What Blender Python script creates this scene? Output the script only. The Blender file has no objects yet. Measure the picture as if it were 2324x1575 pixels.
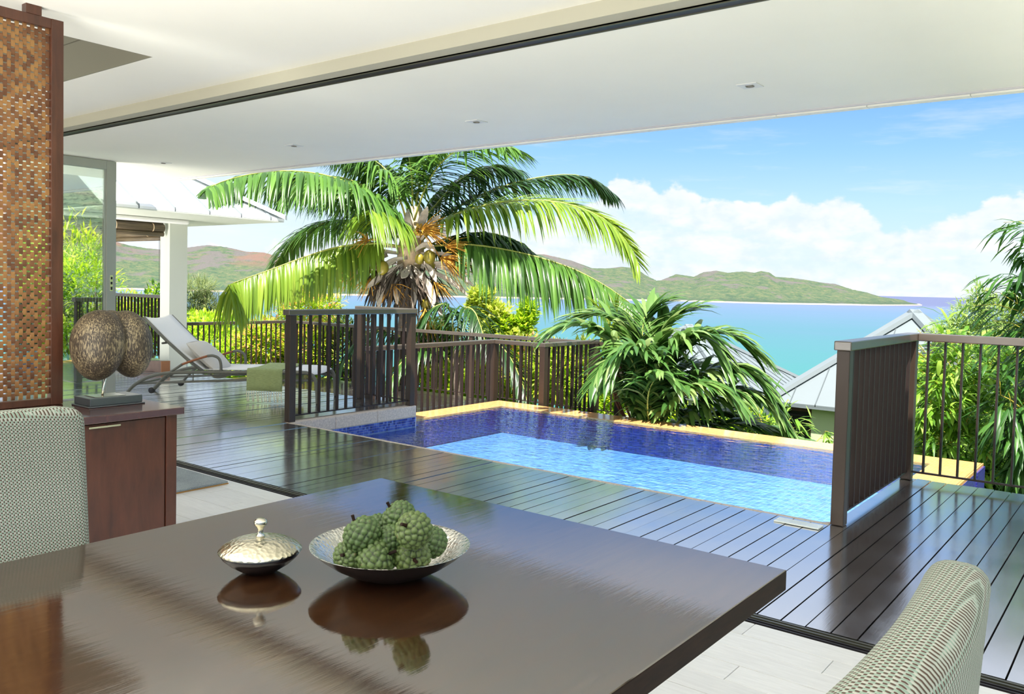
import bpy, bmesh, math, random
import numpy as np
from mathutils import Vector, Matrix
random.seed(7); rng = np.random.default_rng(7)
S = bpy.context.scene
COL = S.collection
# ------------------------------------------------------------------ camera
YAW, PITCH, ROLL, FPX, CY = 0.65914, -0.04177, 0.02408, 1914.61, 730.26
CAM = np.array([0, 0, 1.30])
def _basis():
    cy, sy = math.cos(YAW), math.sin(YAW)
    f = np.array([-sy*math.cos(PITCH), cy*math.cos(PITCH), math.sin(PITCH)])
    r = np.array([cy, sy, 0.]); u = np.cross(r, f)
    return np.array([math.cos(ROLL)*r+math.sin(ROLL)*u, math.sin(ROLL)*r-math.cos(ROLL)*u, f])
BAS = _basis()
def at(u, v, d):
    """world point seen at photo pixel (u, v), d metres away along the view axis"""
    return CAM + BAS.T @ np.array([(u-1162)/FPX, (v-CY)/FPX, 1.])*d
cam = bpy.data.cameras.new('camera'); co = bpy.data.objects.new('camera', cam); COL.objects.link(co)
cam.sensor_width = 36; cam.lens = FPX*36/2324; cam.shift_y = -(787.5-CY)/2324
cam.clip_start = .05; cam.clip_end = 60000
co.matrix_world = Matrix([[BAS[0][i], -BAS[1][i], -BAS[2][i], CAM[i]] for i in range(3)]+[[0, 0, 0, 1]])
S.camera = co
# ------------------------------------------------------------------ exposure
vs = S.view_settings; vs.view_transform = 'Standard'; vs.look = 'None'; vs.exposure = 0.74; vs.gamma = 1.0; vs.use_curve_mapping = False
try:
    S.cycles.max_bounces = 10; S.cycles.diffuse_bounces = 4; S.cycles.glossy_bounces = 4; S.cycles.transparent_max_bounces = 16
    S.cycles.sample_clamp_indirect = 6; S.cycles.caustics_reflective = True; S.cycles.blur_glossy = 1.0; S.cycles.caustics_refractive = False
except Exception: pass
# ------------------------------------------------------------------ node helpers
class NT:
    def __init__(s, tree): s.t = tree; s.n = tree.nodes; s.l = tree.links
    def new(s, t, **k):
        n = s.n.new(t)
        for a, b in k.items(): setattr(n, a, b)
        return n
    def put(s, sock, v):
        if isinstance(v, bpy.types.NodeSocket): s.l.new(v, sock)
        elif isinstance(v, (tuple, list)) and len(v) == 3 and sock.type == 'RGBA': sock.default_value = (*v, 1)
        else: sock.default_value = v
    def m(s, op, a, b=0., c=None, clamp=False):
        n = s.new('ShaderNodeMath', operation=op, use_clamp=clamp); s.put(n.inputs[0], a); s.put(n.inputs[1], b)
        if c is not None: s.put(n.inputs[2], c)
        return n.outputs[0]
    def vm(s, op, a, b=(0, 0, 0)):
        n = s.new('ShaderNodeVectorMath', operation=op); s.put(n.inputs[0], a); s.put(n.inputs[1], b); return n.outputs[0]
    def mix(s, f, a, b):
        n = s.new('ShaderNodeMix', data_type='RGBA'); s.put(n.inputs[0], f); s.put(n.inputs[6], a); s.put(n.inputs[7], b); return n.outputs[2]
    def noise(s, vec, scale=5., detail=3., rough=.5, dist=0.):
        n = s.new('ShaderNodeTexNoise'); s.put(n.inputs['Vector'], vec)
        for k, v in (('Scale', scale), ('Detail', detail), ('Roughness', rough), ('Distortion', dist)): s.put(n.inputs[k], v)
        return n.outputs[0]
    def ramp(s, f, stops):
        n = s.new('ShaderNodeValToRGB'); e = n.color_ramp.elements
        while len(e) < len(stops): e.new(.5)
        for i, (p, c) in enumerate(stops): e[i].position = p; e[i].color = (*c, 1)
        s.put(n.inputs[0], f); return n.outputs[0]
    def smooth(s, x, lo, hi):
        n = s.new('ShaderNodeMapRange', interpolation_type='SMOOTHSTEP'); s.put(n.inputs[0], x); s.put(n.inputs[1], lo); s.put(n.inputs[2], hi); return n.outputs[0]
    def sep(s, v):
        n = s.new('ShaderNodeSeparateXYZ'); s.put(n.inputs[0], v); return n.outputs
    def comb(s, x, y, z):
        n = s.new('ShaderNodeCombineXYZ')
        for i, v in enumerate((x, y, z)): s.put(n.inputs[i], v)
        return n.outputs[0]
    def bump(s, h, strength=.3, dist=.01):
        n = s.new('ShaderNodeBump'); s.put(n.inputs['Height'], h); s.put(n.inputs['Strength'], strength); s.put(n.inputs['Distance'], dist); return n.outputs[0]
def schlick(k, f0, power, nrm=None):
    g = k.new('ShaderNodeNewGeometry'); d = k.new('ShaderNodeVectorMath', operation='DOT_PRODUCT'); k.put(d.inputs[0], g.outputs['Incoming']); k.put(d.inputs[1], nrm if nrm is not None else g.outputs['Normal'])
    c = k.m('ABSOLUTE', d.outputs['Value']); return k.m('ADD', f0, k.m('MULTIPLY', 1-f0, k.m('POWER', k.m('SUBTRACT', 1., c), power)))
def material(name):
    m = bpy.data.materials.new(name); m.use_nodes = True; m.node_tree.nodes.clear(); return m, NT(m.node_tree)
def finish(m, k, shader):
    o = k.new('ShaderNodeOutputMaterial'); k.l.new(shader, o.inputs[0]); return m
def principled(k, **kw):
    p = k.new('ShaderNodeBsdfPrincipled')
    for a, v in kw.items(): k.put(p.inputs[a.replace('_', ' ')], v)
    return p.outputs[0]
def plain(name, col, rough=.5, metal=0., var=.0, vscale=8., bump=0., ior=1.5, stretch=(1, 1, 1), bscale=60., bdist=.002):
    m, k = material(name); tc = k.new('ShaderNodeTexCoord').outputs['Object']
    v = k.vm('MULTIPLY', tc, stretch)
    c = col
    if var:
        n = k.noise(v, vscale, 4, .6)
        c = k.ramp(n, [(.25, tuple(x*(1-var) for x in col)), (.75, tuple(min(1, x*(1+var)) for x in col))])
    kw = dict(Base_Color=c, Roughness=rough, Metallic=metal, IOR=ior)
    if bump: kw['Normal'] = k.bump(k.noise(v, bscale, 3), bump, bdist)
    return finish(m, k, principled(k, **kw))
# ------------------------------------------------------------------ sky (world)
W = bpy.data.worlds.new('sky'); S.world = W; W.use_nodes = True; W.node_tree.nodes.clear()
k = NT(W.node_tree)
gv = k.new('ShaderNodeTexCoord').outputs['Generated']
gx, gy, gz = k.sep(gv)
el = k.m('MULTIPLY', k.m('ARCSINE', gz), 180/math.pi)
azm = k.m('MULTIPLY', k.m('ARCTAN2', gx, gy), 180/math.pi)            # 0 = +Y, negative to the west
elp = k.m('DIVIDE', k.m('MAXIMUM', el, 0.), 90.)
blue = k.ramp(elp, [(0., (.62, .76, .82)), (.03, (.58, .75, .84)), (.062, (.46, .69, .88)), (.10, (.29, .55, .93)), (.155, (.155, .37, .80)), (.3, (.20, .42, .86)), (1., (.17, .37, .78))])
# cumulus bank: height of the cloud tops along the horizon, as a curve over the azimuth
fc = k.new('ShaderNodeFloatCurve'); k.put(fc.inputs['Value'], k.m('DIVIDE', k.m('ADD', azm, 180.), 360.))
tops = [(430, 545), (560, 560), (640, 540), (1180, 500), (1330, 470), (1372, 425), (1400, 392), (1430, 382), (1452, 412), (1475, 446), (1500, 424), (1555, 414), (1580, 440), (1602, 462), (1650, 449), (1698, 455), (1716, 490),
        (1745, 474), (1765, 439), (1808, 436), (1850, 456), (1888, 463), (1908, 430), (1935, 418), (1955, 446), (1966, 492), (2020, 520), (2100, 505), (2170, 488), (2215, 462), (2260, 438), (2295, 424), (2330, 440), (2420, 480)]
cp = []
for u, v in tops:
    d = at(u, v, 1.)-CAM; d /= np.linalg.norm(d)
    cp.append(((math.degrees(math.atan2(d[0], d[1]))+180)/360, math.degrees(math.asin(d[2]))/20))
cp = [(0., .22), (cp[0][0]-.04, .2)]+cp+[(cp[-1][0]+.03, .26), (cp[-1][0]+.1, .22), (1., .22)]
cu = fc.mapping.curves[0]
for i, (x, y) in enumerate(cp):
    if i == 0: cu.points[0].location = (x, y)
    elif i == len(cp)-1: cu.points[1].location = (x, y)
    else: cu.points.new(x, y)
for p in cu.points: p.handle_type = 'VECTOR'
fc.mapping.update()
top = k.m('MULTIPLY', fc.outputs[0], 20.)
cv = k.comb(k.m('MULTIPLY', azm, .55), k.m('MULTIPLY', el, .8), 3.1)
n1 = k.noise(cv, 1.15, 6, .55); n2 = k.noise(k.comb(k.m('MULTIPLY', azm, .3), el, 9.), .8, 5, .6)
edge = k.m('SUBTRACT', k.m('ADD', top, k.m('MULTIPLY', k.m('SUBTRACT', n1, .5), 2.2)), el)
dens = k.smooth(edge, -.05, .45)
body = k.smooth(n2, .38, .6)
fade = k.smooth(edge, .2, 2.5)
dens = k.m('MULTIPLY', dens, k.m('SUBTRACT', 1., k.m('MULTIPLY', k.m('MULTIPLY', fade, .5), k.m('SUBTRACT', 1., body))))
thin = k.m('MULTIPLY', k.smooth(k.noise(k.comb(k.m('MULTIPLY', azm, .08), k.m('MULTIPLY', el, .5), 1.), 1.6, 5, .6), .5, .75), .35)
ccol = k.mix(k.smooth(n1, .3, .65), (.66, .74, .82), (.81, .82, .83))
skyc = k.mix(k.m('MULTIPLY', thin, k.smooth(el, 30., 2.)), blue, (.78, .81, .84))
high = k.m('MULTIPLY', k.smooth(k.noise(gv, 2.2, 6, .6, .4), .22, .52), k.smooth(el, 13.5, 20.))
west = k.m('MULTIPLY', k.smooth(azm, -40., -62.), k.smooth(el, 55., 25.))
high = k.m('MAXIMUM', high, k.m('MULTIPLY', west, k.m('ADD', .55, k.m('MULTIPLY', n2, .4))))
skyc = k.mix(k.m('MULTIPLY', high, .8), skyc, (.80, .83, .87))
skyc = k.mix(k.m('MULTIPLY', dens, .93), skyc, ccol)
skyc = k.mix(k.smooth(el, 0., -3.), skyc, (.30, .42, .45))
bg = k.new('ShaderNodeBackground'); k.put(bg.inputs[0], skyc); bg.inputs[1].default_value = .77
k.l.new(bg.outputs[0], k.new('ShaderNodeOutputWorld').inputs[0])
# ------------------------------------------------------------------ sun and added fill lights
SUN = Vector((.27, -.42, 1.)).normalized()
sl = bpy.data.lights.new('sun', 'SUN'); sl.energy = 7.8; sl.angle = math.radians(.6); sl.color = (1., .96, .88)
so = bpy.data.objects.new('sun', sl); COL.objects.link(so); so.rotation_euler = SUN.to_track_quat('Z', 'Y').to_euler(); so.location = (0, -20, 40)
def area(name, loc, rot, sx, sy, power, col=(1., .98, .94)):
    l = bpy.data.lights.new(name, 'AREA'); l.shape = 'RECTANGLE'; l.size = sx; l.size_y = sy; l.energy = power; l.color = col
    o = bpy.data.objects.new(name, l); COL.objects.link(o); o.location = loc; o.rotation_euler = rot; return o
area('ceiling_fill', (-2.6, -1.6, .35), (math.pi, 0, 0), 6., 3.6, 390)              # added fill behind the camera, brightens the ceiling
area('soffit_fill_right', (3.6, 2.2, .05), (math.pi, math.radians(28), 0), 3.2, 9., 1250, (1., .975, .88))     # added fill out of view, lifts the soffit from the right
area('soffit_fill_left', (-10.4, .6, .05), (math.pi, math.radians(-30), 0), 2.6, 5., 640, (1., .975, .90))  # added fill past the end wall, lifts the soffit from the left
# ------------------------------------------------------------------ mesh helpers
ORG = {}
class MB:
    def __init__(s): s.v = []; s.f = []
    def add(s, vs, fs):
        b = len(s.v); s.v += [tuple(map(float, p)) for p in vs]; s.f += [tuple(b+i for i in f) for f in fs]; return s
    def box(s, a, b):
        x0, y0, z0 = a; x1, y1, z1 = b
        return s.add([(x0, y0, z0), (x1, y0, z0), (x1, y1, z0), (x0, y1, z0), (x0, y0, z1), (x1, y0, z1), (x1, y1, z1), (x0, y1, z1)],
                     [(3, 2, 1, 0), (4, 5, 6, 7), (0, 1, 5, 4), (1, 2, 6, 5), (2, 3, 7, 6), (3, 0, 4, 7)])
    def hexa(s, p):
        return s.add(p, [(3, 2, 1, 0), (4, 5, 6, 7), (0, 1, 5, 4), (1, 2, 6, 5), (2, 3, 7, 6), (3, 0, 4, 7)])
    def prism(s, poly, axis, a, b):
        """polygon in the two other axes, extruded along axis from a to b"""
        n = len(poly); idx = [i for i in range(3) if i != axis]; vs = []
        for t in (a, b):
            for p in poly:
                q = [0, 0, 0]; q[idx[0]], q[idx[1]] = p; q[axis] = t; vs.append(q)
        return s.add(vs, [tuple(range(n))[::-1], tuple(range(n, 2*n))]+[(i, (i+1) % n, n+(i+1) % n, n+i) for i in range(n)])
    def tube(s, pts, r, seg=8, cap=True, flat=None):
        pts = [np.array(p, float) for p in pts]; n = len(pts); rs = r if isinstance(r, (list, tuple)) else [r]*n
        vs = []; up = None
        for i, p in enumerate(pts):
            t = pts[min(i+1, n-1)]-pts[max(i-1, 0)]; t /= np.linalg.norm(t)+1e-12
            if up is None: up = np.array([0, 0, 1.]) if abs(t[2]) < .9 else np.array([1., 0, 0])
            a = np.cross(t, up); a /= np.linalg.norm(a)+1e-12; b = np.cross(a, t); up = b
            for j in range(seg):
                w = 2*math.pi*j/seg; vs.append(p+rs[i]*(math.cos(w)*a+math.sin(w)*b*(flat or 1.)))
        fs = [(i*seg+j, i*seg+(j+1) % seg, (i+1)*seg+(j+1) % seg, (i+1)*seg+j) for i in range(n-1) for j in range(seg)]
        if cap: fs += [tuple(range(seg))[::-1], tuple((n-1)*seg+j for j in range(seg))]
        return s.add(vs, fs)
    def lathe(s, prof, c, seg=48):
        n = len(prof); vs = []
        for r, z in prof:
            for j in range(seg):
                w = 2*math.pi*j/seg; vs.append((c[0]+r*math.cos(w), c[1]+r*math.sin(w), c[2]+z))
        return s.add(vs, [(i*seg+j, i*seg+(j+1) % seg, (i+1)*seg+(j+1) % seg, (i+1)*seg+j) for i in range(n-1) for j in range(seg)])
    def ball(s, c, r, seg=16, ring=10):
        r = np.array(r if hasattr(r, '__len__') else (r, r, r), float)
        return s.add([np.array(c)+r*np.array([math.sin(math.pi*i/ring)*math.cos(2*math.pi*j/seg), math.sin(math.pi*i/ring)*math.sin(2*math.pi*j/seg), math.cos(math.pi*i/ring)]) for i in range(ring+1) for j in range(seg)],
                     [(i*seg+j, (i+1)*seg+j, (i+1)*seg+(j+1) % seg, i*seg+(j+1) % seg) for i in range(ring) for j in range(seg)])
    def build(s, name, mat, parent=None, smooth=False, bevel=0., seg=2, auto=None):
        org = ORG.get(parent.name, np.zeros(3)) if parent else np.zeros(3)
        me = bpy.data.meshes.new(name)
        me.from_pydata([(x-org[0], y-org[1], z-org[2]) for x, y, z in s.v], [], s.f); me.validate()
        return link(name, me, mat, parent, smooth, bevel, seg)
def link(name, me, mat, parent=None, smooth=False, bevel=0., seg=2):
    if mat is not None: me.materials.append(mat)
    o = bpy.data.objects.new(name, me); COL.objects.link(o)
    if parent: o.parent = parent; ORG[o.name] = ORG.get(parent.name, np.zeros(3))
    else: ORG[o.name] = np.zeros(3)
    if smooth: me.polygons.foreach_set('use_smooth', [True]*len(me.polygons))
    if bevel:
        b = o.modifiers.new('bevel', 'BEVEL'); b.width = bevel; b.segments = seg; b.limit_method = 'ANGLE'; b.angle_limit = .6
    return o
def raw(name, V, F, mat, parent=None, smooth=True):
    """large mesh from numpy arrays; F is (n,4) or (n,3)"""
    org = ORG.get(parent.name, np.zeros(3)) if parent else np.zeros(3)
    V = np.asarray(V, np.float32)-org.astype(np.float32); F = np.asarray(F, np.int32); n, c = F.shape
    me = bpy.data.meshes.new(name); me.vertices.add(len(V)); me.vertices.foreach_set('co', V.ravel())
    me.loops.add(n*c); me.loops.foreach_set('vertex_index', F.ravel())
    me.polygons.add(n); me.polygons.foreach_set('loop_start', np.arange(0, n*c, c, dtype=np.int32)); me.update(calc_edges=True)
    return link(name, me, mat, parent, smooth)
def thing(name, label, cat, loc=(0, 0, 0), group=None):
    o = bpy.data.objects.new(name, None); COL.objects.link(o); o.location = tuple(map(float, loc)); o.empty_display_size = .05
    ORG[o.name] = np.array(loc, float); o['label'] = label; o['category'] = cat
    if group: o['group'] = group
    return o
def holder(name, loc=(0, 0, 0)):
    o = bpy.data.objects.new(name, None); COL.objects.link(o); o.location = loc; ORG[o.name] = np.array(loc, float); o['kind'] = 'structure'; return o
def tag(o, label=None, cat=None, group=None, kind=None):
    for a, v in (('label', label), ('category', cat), ('group', group), ('kind', kind)):
        if v: o[a] = v
    return o
def struct(o): o['kind'] = 'structure'; return o
def copy_of(o, parent=None, dloc=(0, 0, 0), name=None):
    c = o.copy(); COL.objects.link(c)
    if parent: c.parent = parent
    c.location = Vector(o.location)+Vector(dloc); ORG[c.name] = ORG.get((parent or o).name, np.zeros(3)); return c
def unit(v): v = np.asarray(v, float); return v/(np.linalg.norm(v)+1e-12)
# ------------------------------------------------------------------ materials
def wood(name, c1, c2, stretch, rough, ior=1.5, rvar=0., scale=9., bump=.12, perobj=.0, rnoise=.0):
    m, k = material(name); tc = k.new('ShaderNodeTexCoord').outputs['Object']
    oi = k.new('ShaderNodeObjectInfo').outputs['Random']
    v = k.vm('ADD', k.vm('MULTIPLY', tc, stretch), k.comb(k.m('MULTIPLY', oi, 37.), k.m('MULTIPLY', oi, 11.), 0.))
    g = k.noise(v, scale, 6, .62, .4)
    c = k.ramp(g, [(.3, c1), (.7, c2)])
    if perobj: 
        h = k.new('ShaderNodeHueSaturation'); k.put(h.inputs['Color'], c); k.put(h.inputs['Value'], k.m('ADD', 1-perobj, k.m('MULTIPLY', oi, 2*perobj))); c = h.outputs[0]
    r = rough
    if rnoise: r = k.m('ADD', rough-rnoise*.5, k.m('MULTIPLY', k.noise(tc, 3.5, 5, .65), rnoise))
    return finish(m, k, principled(k, Base_Color=c, Roughness=r, IOR=ior, Normal=k.bump(g, bump, .002)))
M_deck = wood('dark_deck_wood', (.020, .016, .016), (.055, .042, .040), (14, 1.2, 5), .17, 12., scale=6., bump=.07, perobj=.25, rnoise=.20)
M_floor = wood('whitewashed_boards', (.58, .58, .585), (.67, .67, .675), (1.5, 14, 5), .34, 1.5, scale=5., bump=.05, perobj=.04)
M_ceil = plain('cream_plaster', (.86, .84, .765), .75, var=.02, vscale=1.2)
M_recess = plain('shade_toned_recess_plaster', (.20, .19, .145), .75)  # ceiling plaster darkened, the shade inside the recess is in the colour
M_bulk = plain('shade_toned_bulkhead_plaster', (.44, .42, .33), .75)  # room-facing side of the bulkhead, its shade is put into the colour
M_soffit = plain('white_plaster', (.93, .91, .82), .7, var=.02, vscale=1.2)
M_fascia = plain('pale_grey_fascia', (.62, .60, .62), .5)
M_slot = plain('black_metal_channel', (.012, .010, .012), .4)
M_bronze = plain('bronze_track', (.10, .10, .075), .35, metal=.6)
M_table = wood('polished_dark_table', (.018, .0080, .0036), (.042, .0185, .008), (13, 1.1, 5), .06, 3.4, scale=5., bump=.06, rnoise=.10)
M_edge = wood('dark_table_edge', (.008, .0035, .0025), (.022, .009, .005), (2, 2, 12), .6, 1.25, scale=8.)
M_cab = wood('red_brown_wood', (.045, .0105, .005), (.10, .028, .013), (5, 5, .9), .34, 1.6, scale=4.5, bump=.05)
M_cabtop = wood('dark_cabinet_top', (.05, .015, .012), (.085, .028, .022), (3, 10, 3), .1, 2.0, scale=4., bump=.03)
M_frame = wood('dark_red_frame', (.050, .016, .008), (.105, .036, .018), (6, 6, .8), .35, 1.55, scale=5.)
M_rail = plain('bronze_painted_rail', (.040, .024, .016), .38, var=.1, vscale=3, ior=1.5)
M_cap = plain('glossy_bronze_cap', (.075, .055, .040), .26, var=.1, vscale=3, ior=2.1)
M_bal = plain('bronze_painted_bar', (.024, .014, .012), .45, var=.05, vscale=4, ior=1.4)
M_steel = plain('brushed_steel', (.75, .73, .66), .22, metal=1.)
M_brass = plain('pale_brass', (.80, .72, .50), .25, metal=1.)
M_alu = plain('grey_door_aluminium', (.40, .41, .37), .38, metal=.35, var=.06, vscale=2)
M_greymetal = plain('taupe_powder_coat', (.13, .13, .105), .42, var=.04)
M_sling = plain('white_sling_mesh', (.80, .79, .77), .7, bump=.3, bscale=400., bdist=.001)
M_armwood = wood('oiled_teak', (.20, .055, .018), (.36, .13, .05), (6, 6, 6), .4, 1.5)
M_stone = plain('speckled_granite', (.55, .47, .40), .6, var=.28, vscale=60., bump=.2)
M_black = plain('black_rubber', (.012, .012, .012), .5)
M_white = plain('white_paint', (.80, .79, .76), .5)
M_wallgrey = plain('pale_green_render', (.60, .62, .54), .7, var=.03, vscale=1)
M_stonebase = plain('dark_slate_base', (.045, .055, .062), .3, var=.2, vscale=12, ior=1.9)
M_silver_top = plain('silver_plate', (.55, .53, .45), .2, metal=1.)
M_bowl_out = plain('oxidised_dark_bowl', (.010, .007, .007), .25, ior=1.55)
M_fringe = plain('cream_fringe', (.72, .68, .52), .8)
M_concrete = plain('grey_metal_roof', (.17, .20, .215), .45, var=.05, vscale=1.5)
M_whiteroof = plain('white_metal_roof', (.80, .82, .82), .4, var=.02)
M_seam = plain('roof_seam', (.09, .11, .12), .5)
M_paleseam = plain('pale_roof_seam', (.20, .23, .24), .5)
def fabric():
    m, k = material('houndstooth_upholstery'); tc = k.new('ShaderNodeTexCoord').outputs['Object']; x, y, z = k.sep(tc)
    P = 2*math.pi/.0082
    u = k.m('MULTIPLY', k.m('ADD', y, k.m('MULTIPLY', z, .12)), P); w = k.m('MULTIPLY', k.m('ADD', z, k.m('MULTIPLY', x, .9)), P)
    a = k.m('SINE', u); b = k.m('SINE', w); c = k.m('MULTIPLY', a, b)
    col = k.mix(k.smooth(c, .12, .42), k.mix(k.smooth(a, -.5, .5), (.19, .26, .215), (.31, .32, .29)), (.055, .026, .016))
    h = k.m('ABSOLUTE', c)
    return finish(m, k, principled(k, Base_Color=col, Roughness=.85, Normal=k.bump(h, .5, .002)))
M_fabric = fabric()
def towelmat():
    m, k = material('sage_towel'); tc = k.new('ShaderNodeTexCoord').outputs['Object']
    n = k.noise(k.vm('MULTIPLY', tc, (30, 30, 220)), 1., 3)
    return finish(m, k, principled(k, Base_Color=k.ramp(n, [(.3, (.25, .30, .12)), (.7, (.36, .42, .19))]), Roughness=.9, Normal=k.bump(n, .3, .002)))
M_towel = towelmat()
M_pillow = plain('grey_beige_cotton', (.60, .57, .52), .85, bump=.2, bscale=300., bdist=.001)
def chipmat():
    m, k = material('wood_chip'); tc = k.new('ShaderNodeTexCoord').outputs['Object']
    g = k.new('ShaderNodeNewGeometry').outputs['Random Per Island']; o = k.new('ShaderNodeObjectInfo').outputs['Random']
    r = k.m('FRACT', k.m('ADD', g, k.m('MULTIPLY', o, 7.3)))
    c = k.ramp(r, [(0., (.10, .036, .014)), (.35, (.19, .080, .028)), (.65, (.28, .13, .042)), (1., (.38, .20, .06))])
    n = k.noise(k.vm('ADD', k.vm('MULTIPLY', tc, (300, 300, 40)), k.comb(k.m('MULTIPLY', r, 50.), 0., 0.)), 1., 3)
    return finish(m, k, principled(k, Base_Color=k.mix(k.m('MULTIPLY', n, .55), c, (.13, .05, .02)), Roughness=.5))
M_chip = chipmat()
def glassmat():
    m, k = material('tinted_door_glass')
    f = schlick(k, .45, 3.)
    t = k.new('ShaderNodeBsdfTransparent'); k.put(t.inputs[0], (.72, .78, .74))
    g = k.new('ShaderNodeBsdfGlossy'); k.put(g.inputs['Roughness'], 0.0); k.put(g.inputs[0], (.95, 1., .97))
    mx = k.new('ShaderNodeMixShader'); k.put(mx.inputs[0], f); k.l.new(t.outputs[0], mx.inputs[1]); k.l.new(g.outputs[0], mx.inputs[2])
    return finish(m, k, mx.outputs[0])
M_glass = glassmat()
def acrylic():
    m, k = material('frosted_acrylic')
    return finish(m, k, principled(k, Base_Color=(.86, .92, .88), Roughness=.25, Transmission_Weight=.15, IOR=1.6))
M_acrylic = acrylic()
def watermat():
    m, k = material('pool_water'); tc = k.new('ShaderNodeTexCoord').outputs['Object']
    h = k.m('ADD', k.m('MULTIPLY', k.noise(k.vm('MULTIPLY', tc, (1., 1.6, 1.)), 7., 3, .5, .6), 1.), k.m('MULTIPLY', k.noise(tc, 24., 2), .25))
    nb = k.bump(h, .24, .05)
    f = schlick(k, .16, 4., nb)
    t = k.new('ShaderNodeBsdfTransparent'); k.put(t.inputs[0], (.80, .92, .99))
    g = k.new('ShaderNodeBsdfGlossy'); k.put(g.inputs['Roughness'], .015); k.put(g.inputs['Normal'], nb)
    mx = k.new('ShaderNodeMixShader'); k.put(mx.inputs[0], f); k.l.new(t.outputs[0], mx.inputs[1]); k.l.new(g.outputs[0], mx.inputs[2])
    return finish(m, k, mx.outputs[0])
M_water = watermat()
def mosaic(name, c1, c2, grout, size, rough=.3):
    m, k = material(name); tc = k.new('ShaderNodeTexCoord').outputs['Object']; x, y, z = k.sep(tc)
    def cell(a): return k.m('FRACT', k.m('DIVIDE', a, size))
    def line(a): return k.m('LESS_THAN', cell(a), .12)
    geo = k.sep(k.new('ShaderNodeNewGeometry').outputs['Normal'])
    ax = k.m('GREATER_THAN', k.m('ABSOLUTE', geo[0]), .5); ay = k.m('GREATER_THAN', k.m('ABSOLUTE', geo[1]), .5); az = k.m('GREATER_THAN', k.m('ABSOLUTE', geo[2]), .5)
    lx = k.m('MULTIPLY', line(x), k.m('SUBTRACT', 1., ax)); ly = k.m('MULTIPLY', line(y), k.m('SUBTRACT', 1., ay)); lz = k.m('MULTIPLY', line(z), k.m('SUBTRACT', 1., az))
    g = k.m('MAXIMUM', lx, k.m('MAXIMUM', ly, lz))
    wn = k.new('ShaderNodeTexWhiteNoise'); k.put(wn.inputs[0], k.comb(k.m('FLOOR', k.m('DIVIDE', x, size)), k.m('FLOOR', k.m('DIVIDE', y, size)), k.m('FLOOR', k.m('DIVIDE', z, size))))
    return finish(m, k, principled(k, Base_Color=k.mix(g, k.mix(wn.outputs[0], c1, c2), grout), Roughness=rough))
M_pool = mosaic('blue_pool_mosaic', (.07, .24, .66), (.20, .50, .92), (.36, .60, .90), .05)
M_poolwall = mosaic('violet_blue_mosaic', (.014, .014, .15), (.04, .05, .34), (.10, .10, .25), .03)
M_ledge = mosaic('orange_ledge_mosaic', (.72, .34, .11), (.80, .43, .16), (.62, .38, .18), .025, .14)
def tilemat():
    m, k = material('glazed_blue_tile'); r = k.new('ShaderNodeNewGeometry').outputs['Random Per Island']
    return finish(m, k, principled(k, Base_Color=k.ramp(r, [(0., (.010, .014, .16)), (.5, (.03, .05, .34)), (1., (.10, .16, .50))]), Roughness=.2))
M_tile = tilemat(); M_grout = plain('pale_grout', (.50, .52, .55), .8)
def leafmat(name, cols, trans=.35, rough=.38, tcol=None):
    m, k = material(name); r = k.new('ShaderNodeNewGeometry').outputs['Random Per Island']
    c = k.ramp(r, [(i/(len(cols)-1), x) for i, x in enumerate(cols)])
    p = principled(k, Base_Color=c, Roughness=rough, IOR=1.45)
    t = k.new('ShaderNodeBsdfTranslucent'); h = k.new('ShaderNodeHueSaturation'); k.put(h.inputs['Color'], c); h.inputs['Value'].default_value = 1.7; h.inputs['Hue'].default_value = .485; k.l.new(h.outputs[0], t.inputs[0])
    mx = k.new('ShaderNodeMixShader'); mx.inputs[0].default_value = trans; k.l.new(p, mx.inputs[1]); k.l.new(t.outputs[0], mx.inputs[2])
    return finish(m, k, mx.outputs[0])
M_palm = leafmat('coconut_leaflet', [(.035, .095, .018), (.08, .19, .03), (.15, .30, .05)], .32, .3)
M_palmY = leafmat('yellow_green_leaflet', [(.10, .19, .02), (.20, .32, .03), (.30, .40, .05)], .36, .3)  # yellow-green leaflets of some fronds
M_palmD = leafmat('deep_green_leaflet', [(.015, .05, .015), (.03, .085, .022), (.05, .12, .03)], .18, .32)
M_rachis = plain('yellow_green_rib', (.42, .42, .08), .5, var=.2)
M_areca = leafmat('broad_green_leaflet', [(.030, .095, .020), (.070, .17, .035), (.15, .27, .065), (.30, .40, .15)], .32, .33)
M_bamboo = leafmat('bamboo_leaf', [(.05, .15, .015), (.12, .27, .022), (.24, .42, .045), (.38, .54, .13)], .42, .4)
M_bambooD = leafmat('dark_bamboo_leaf', [(.02, .08, .015), (.04, .13, .02), (.08, .20, .03)], .3, .4)
M_lime = leafmat('lime_leaf', [(.14, .30, .015), (.28, .46, .02), (.42, .58, .03), (.54, .64, .06)], .4, .45)
M_orange = leafmat('orange_tinged_leaf', [(.22, .36, .02), (.42, .46, .05), (.66, .42, .14), (.72, .34, .16)], .4, .45)
M_green = leafmat('mid_green_leaf', [(.03, .10, .015), (.07, .18, .02), (.14, .28, .03)], .35, .4)
M_pale = leafmat('pale_yellow_leaf', [(.24, .34, .03), (.42, .50, .06), (.60, .64, .22)], .45, .45)
M_feather = leafmat('grey_green_needle', [(.14, .20, .08), (.22, .28, .11), (.32, .36, .15)], .4, .6)
M_feathery = leafmat('light_feathery_leaf', [(.16, .27, .05), (.27, .39, .10), (.42, .52, .22)], .45, .45)
M_culm = plain('yellow_bamboo_stem', (.55, .45, .06), .4, var=.2)
M_bark = plain('grey_bark', (.20, .155, .12), .85, var=.35, vscale=14, bump=.6, bscale=40, bdist=.01)
M_dead = plain('dry_palm_sheath', (.58, .49, .39), .75, var=.3, vscale=10)
M_deadD = plain('dark_dry_fibre', (.085, .062, .045), .9, var=.4, vscale=12)
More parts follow.
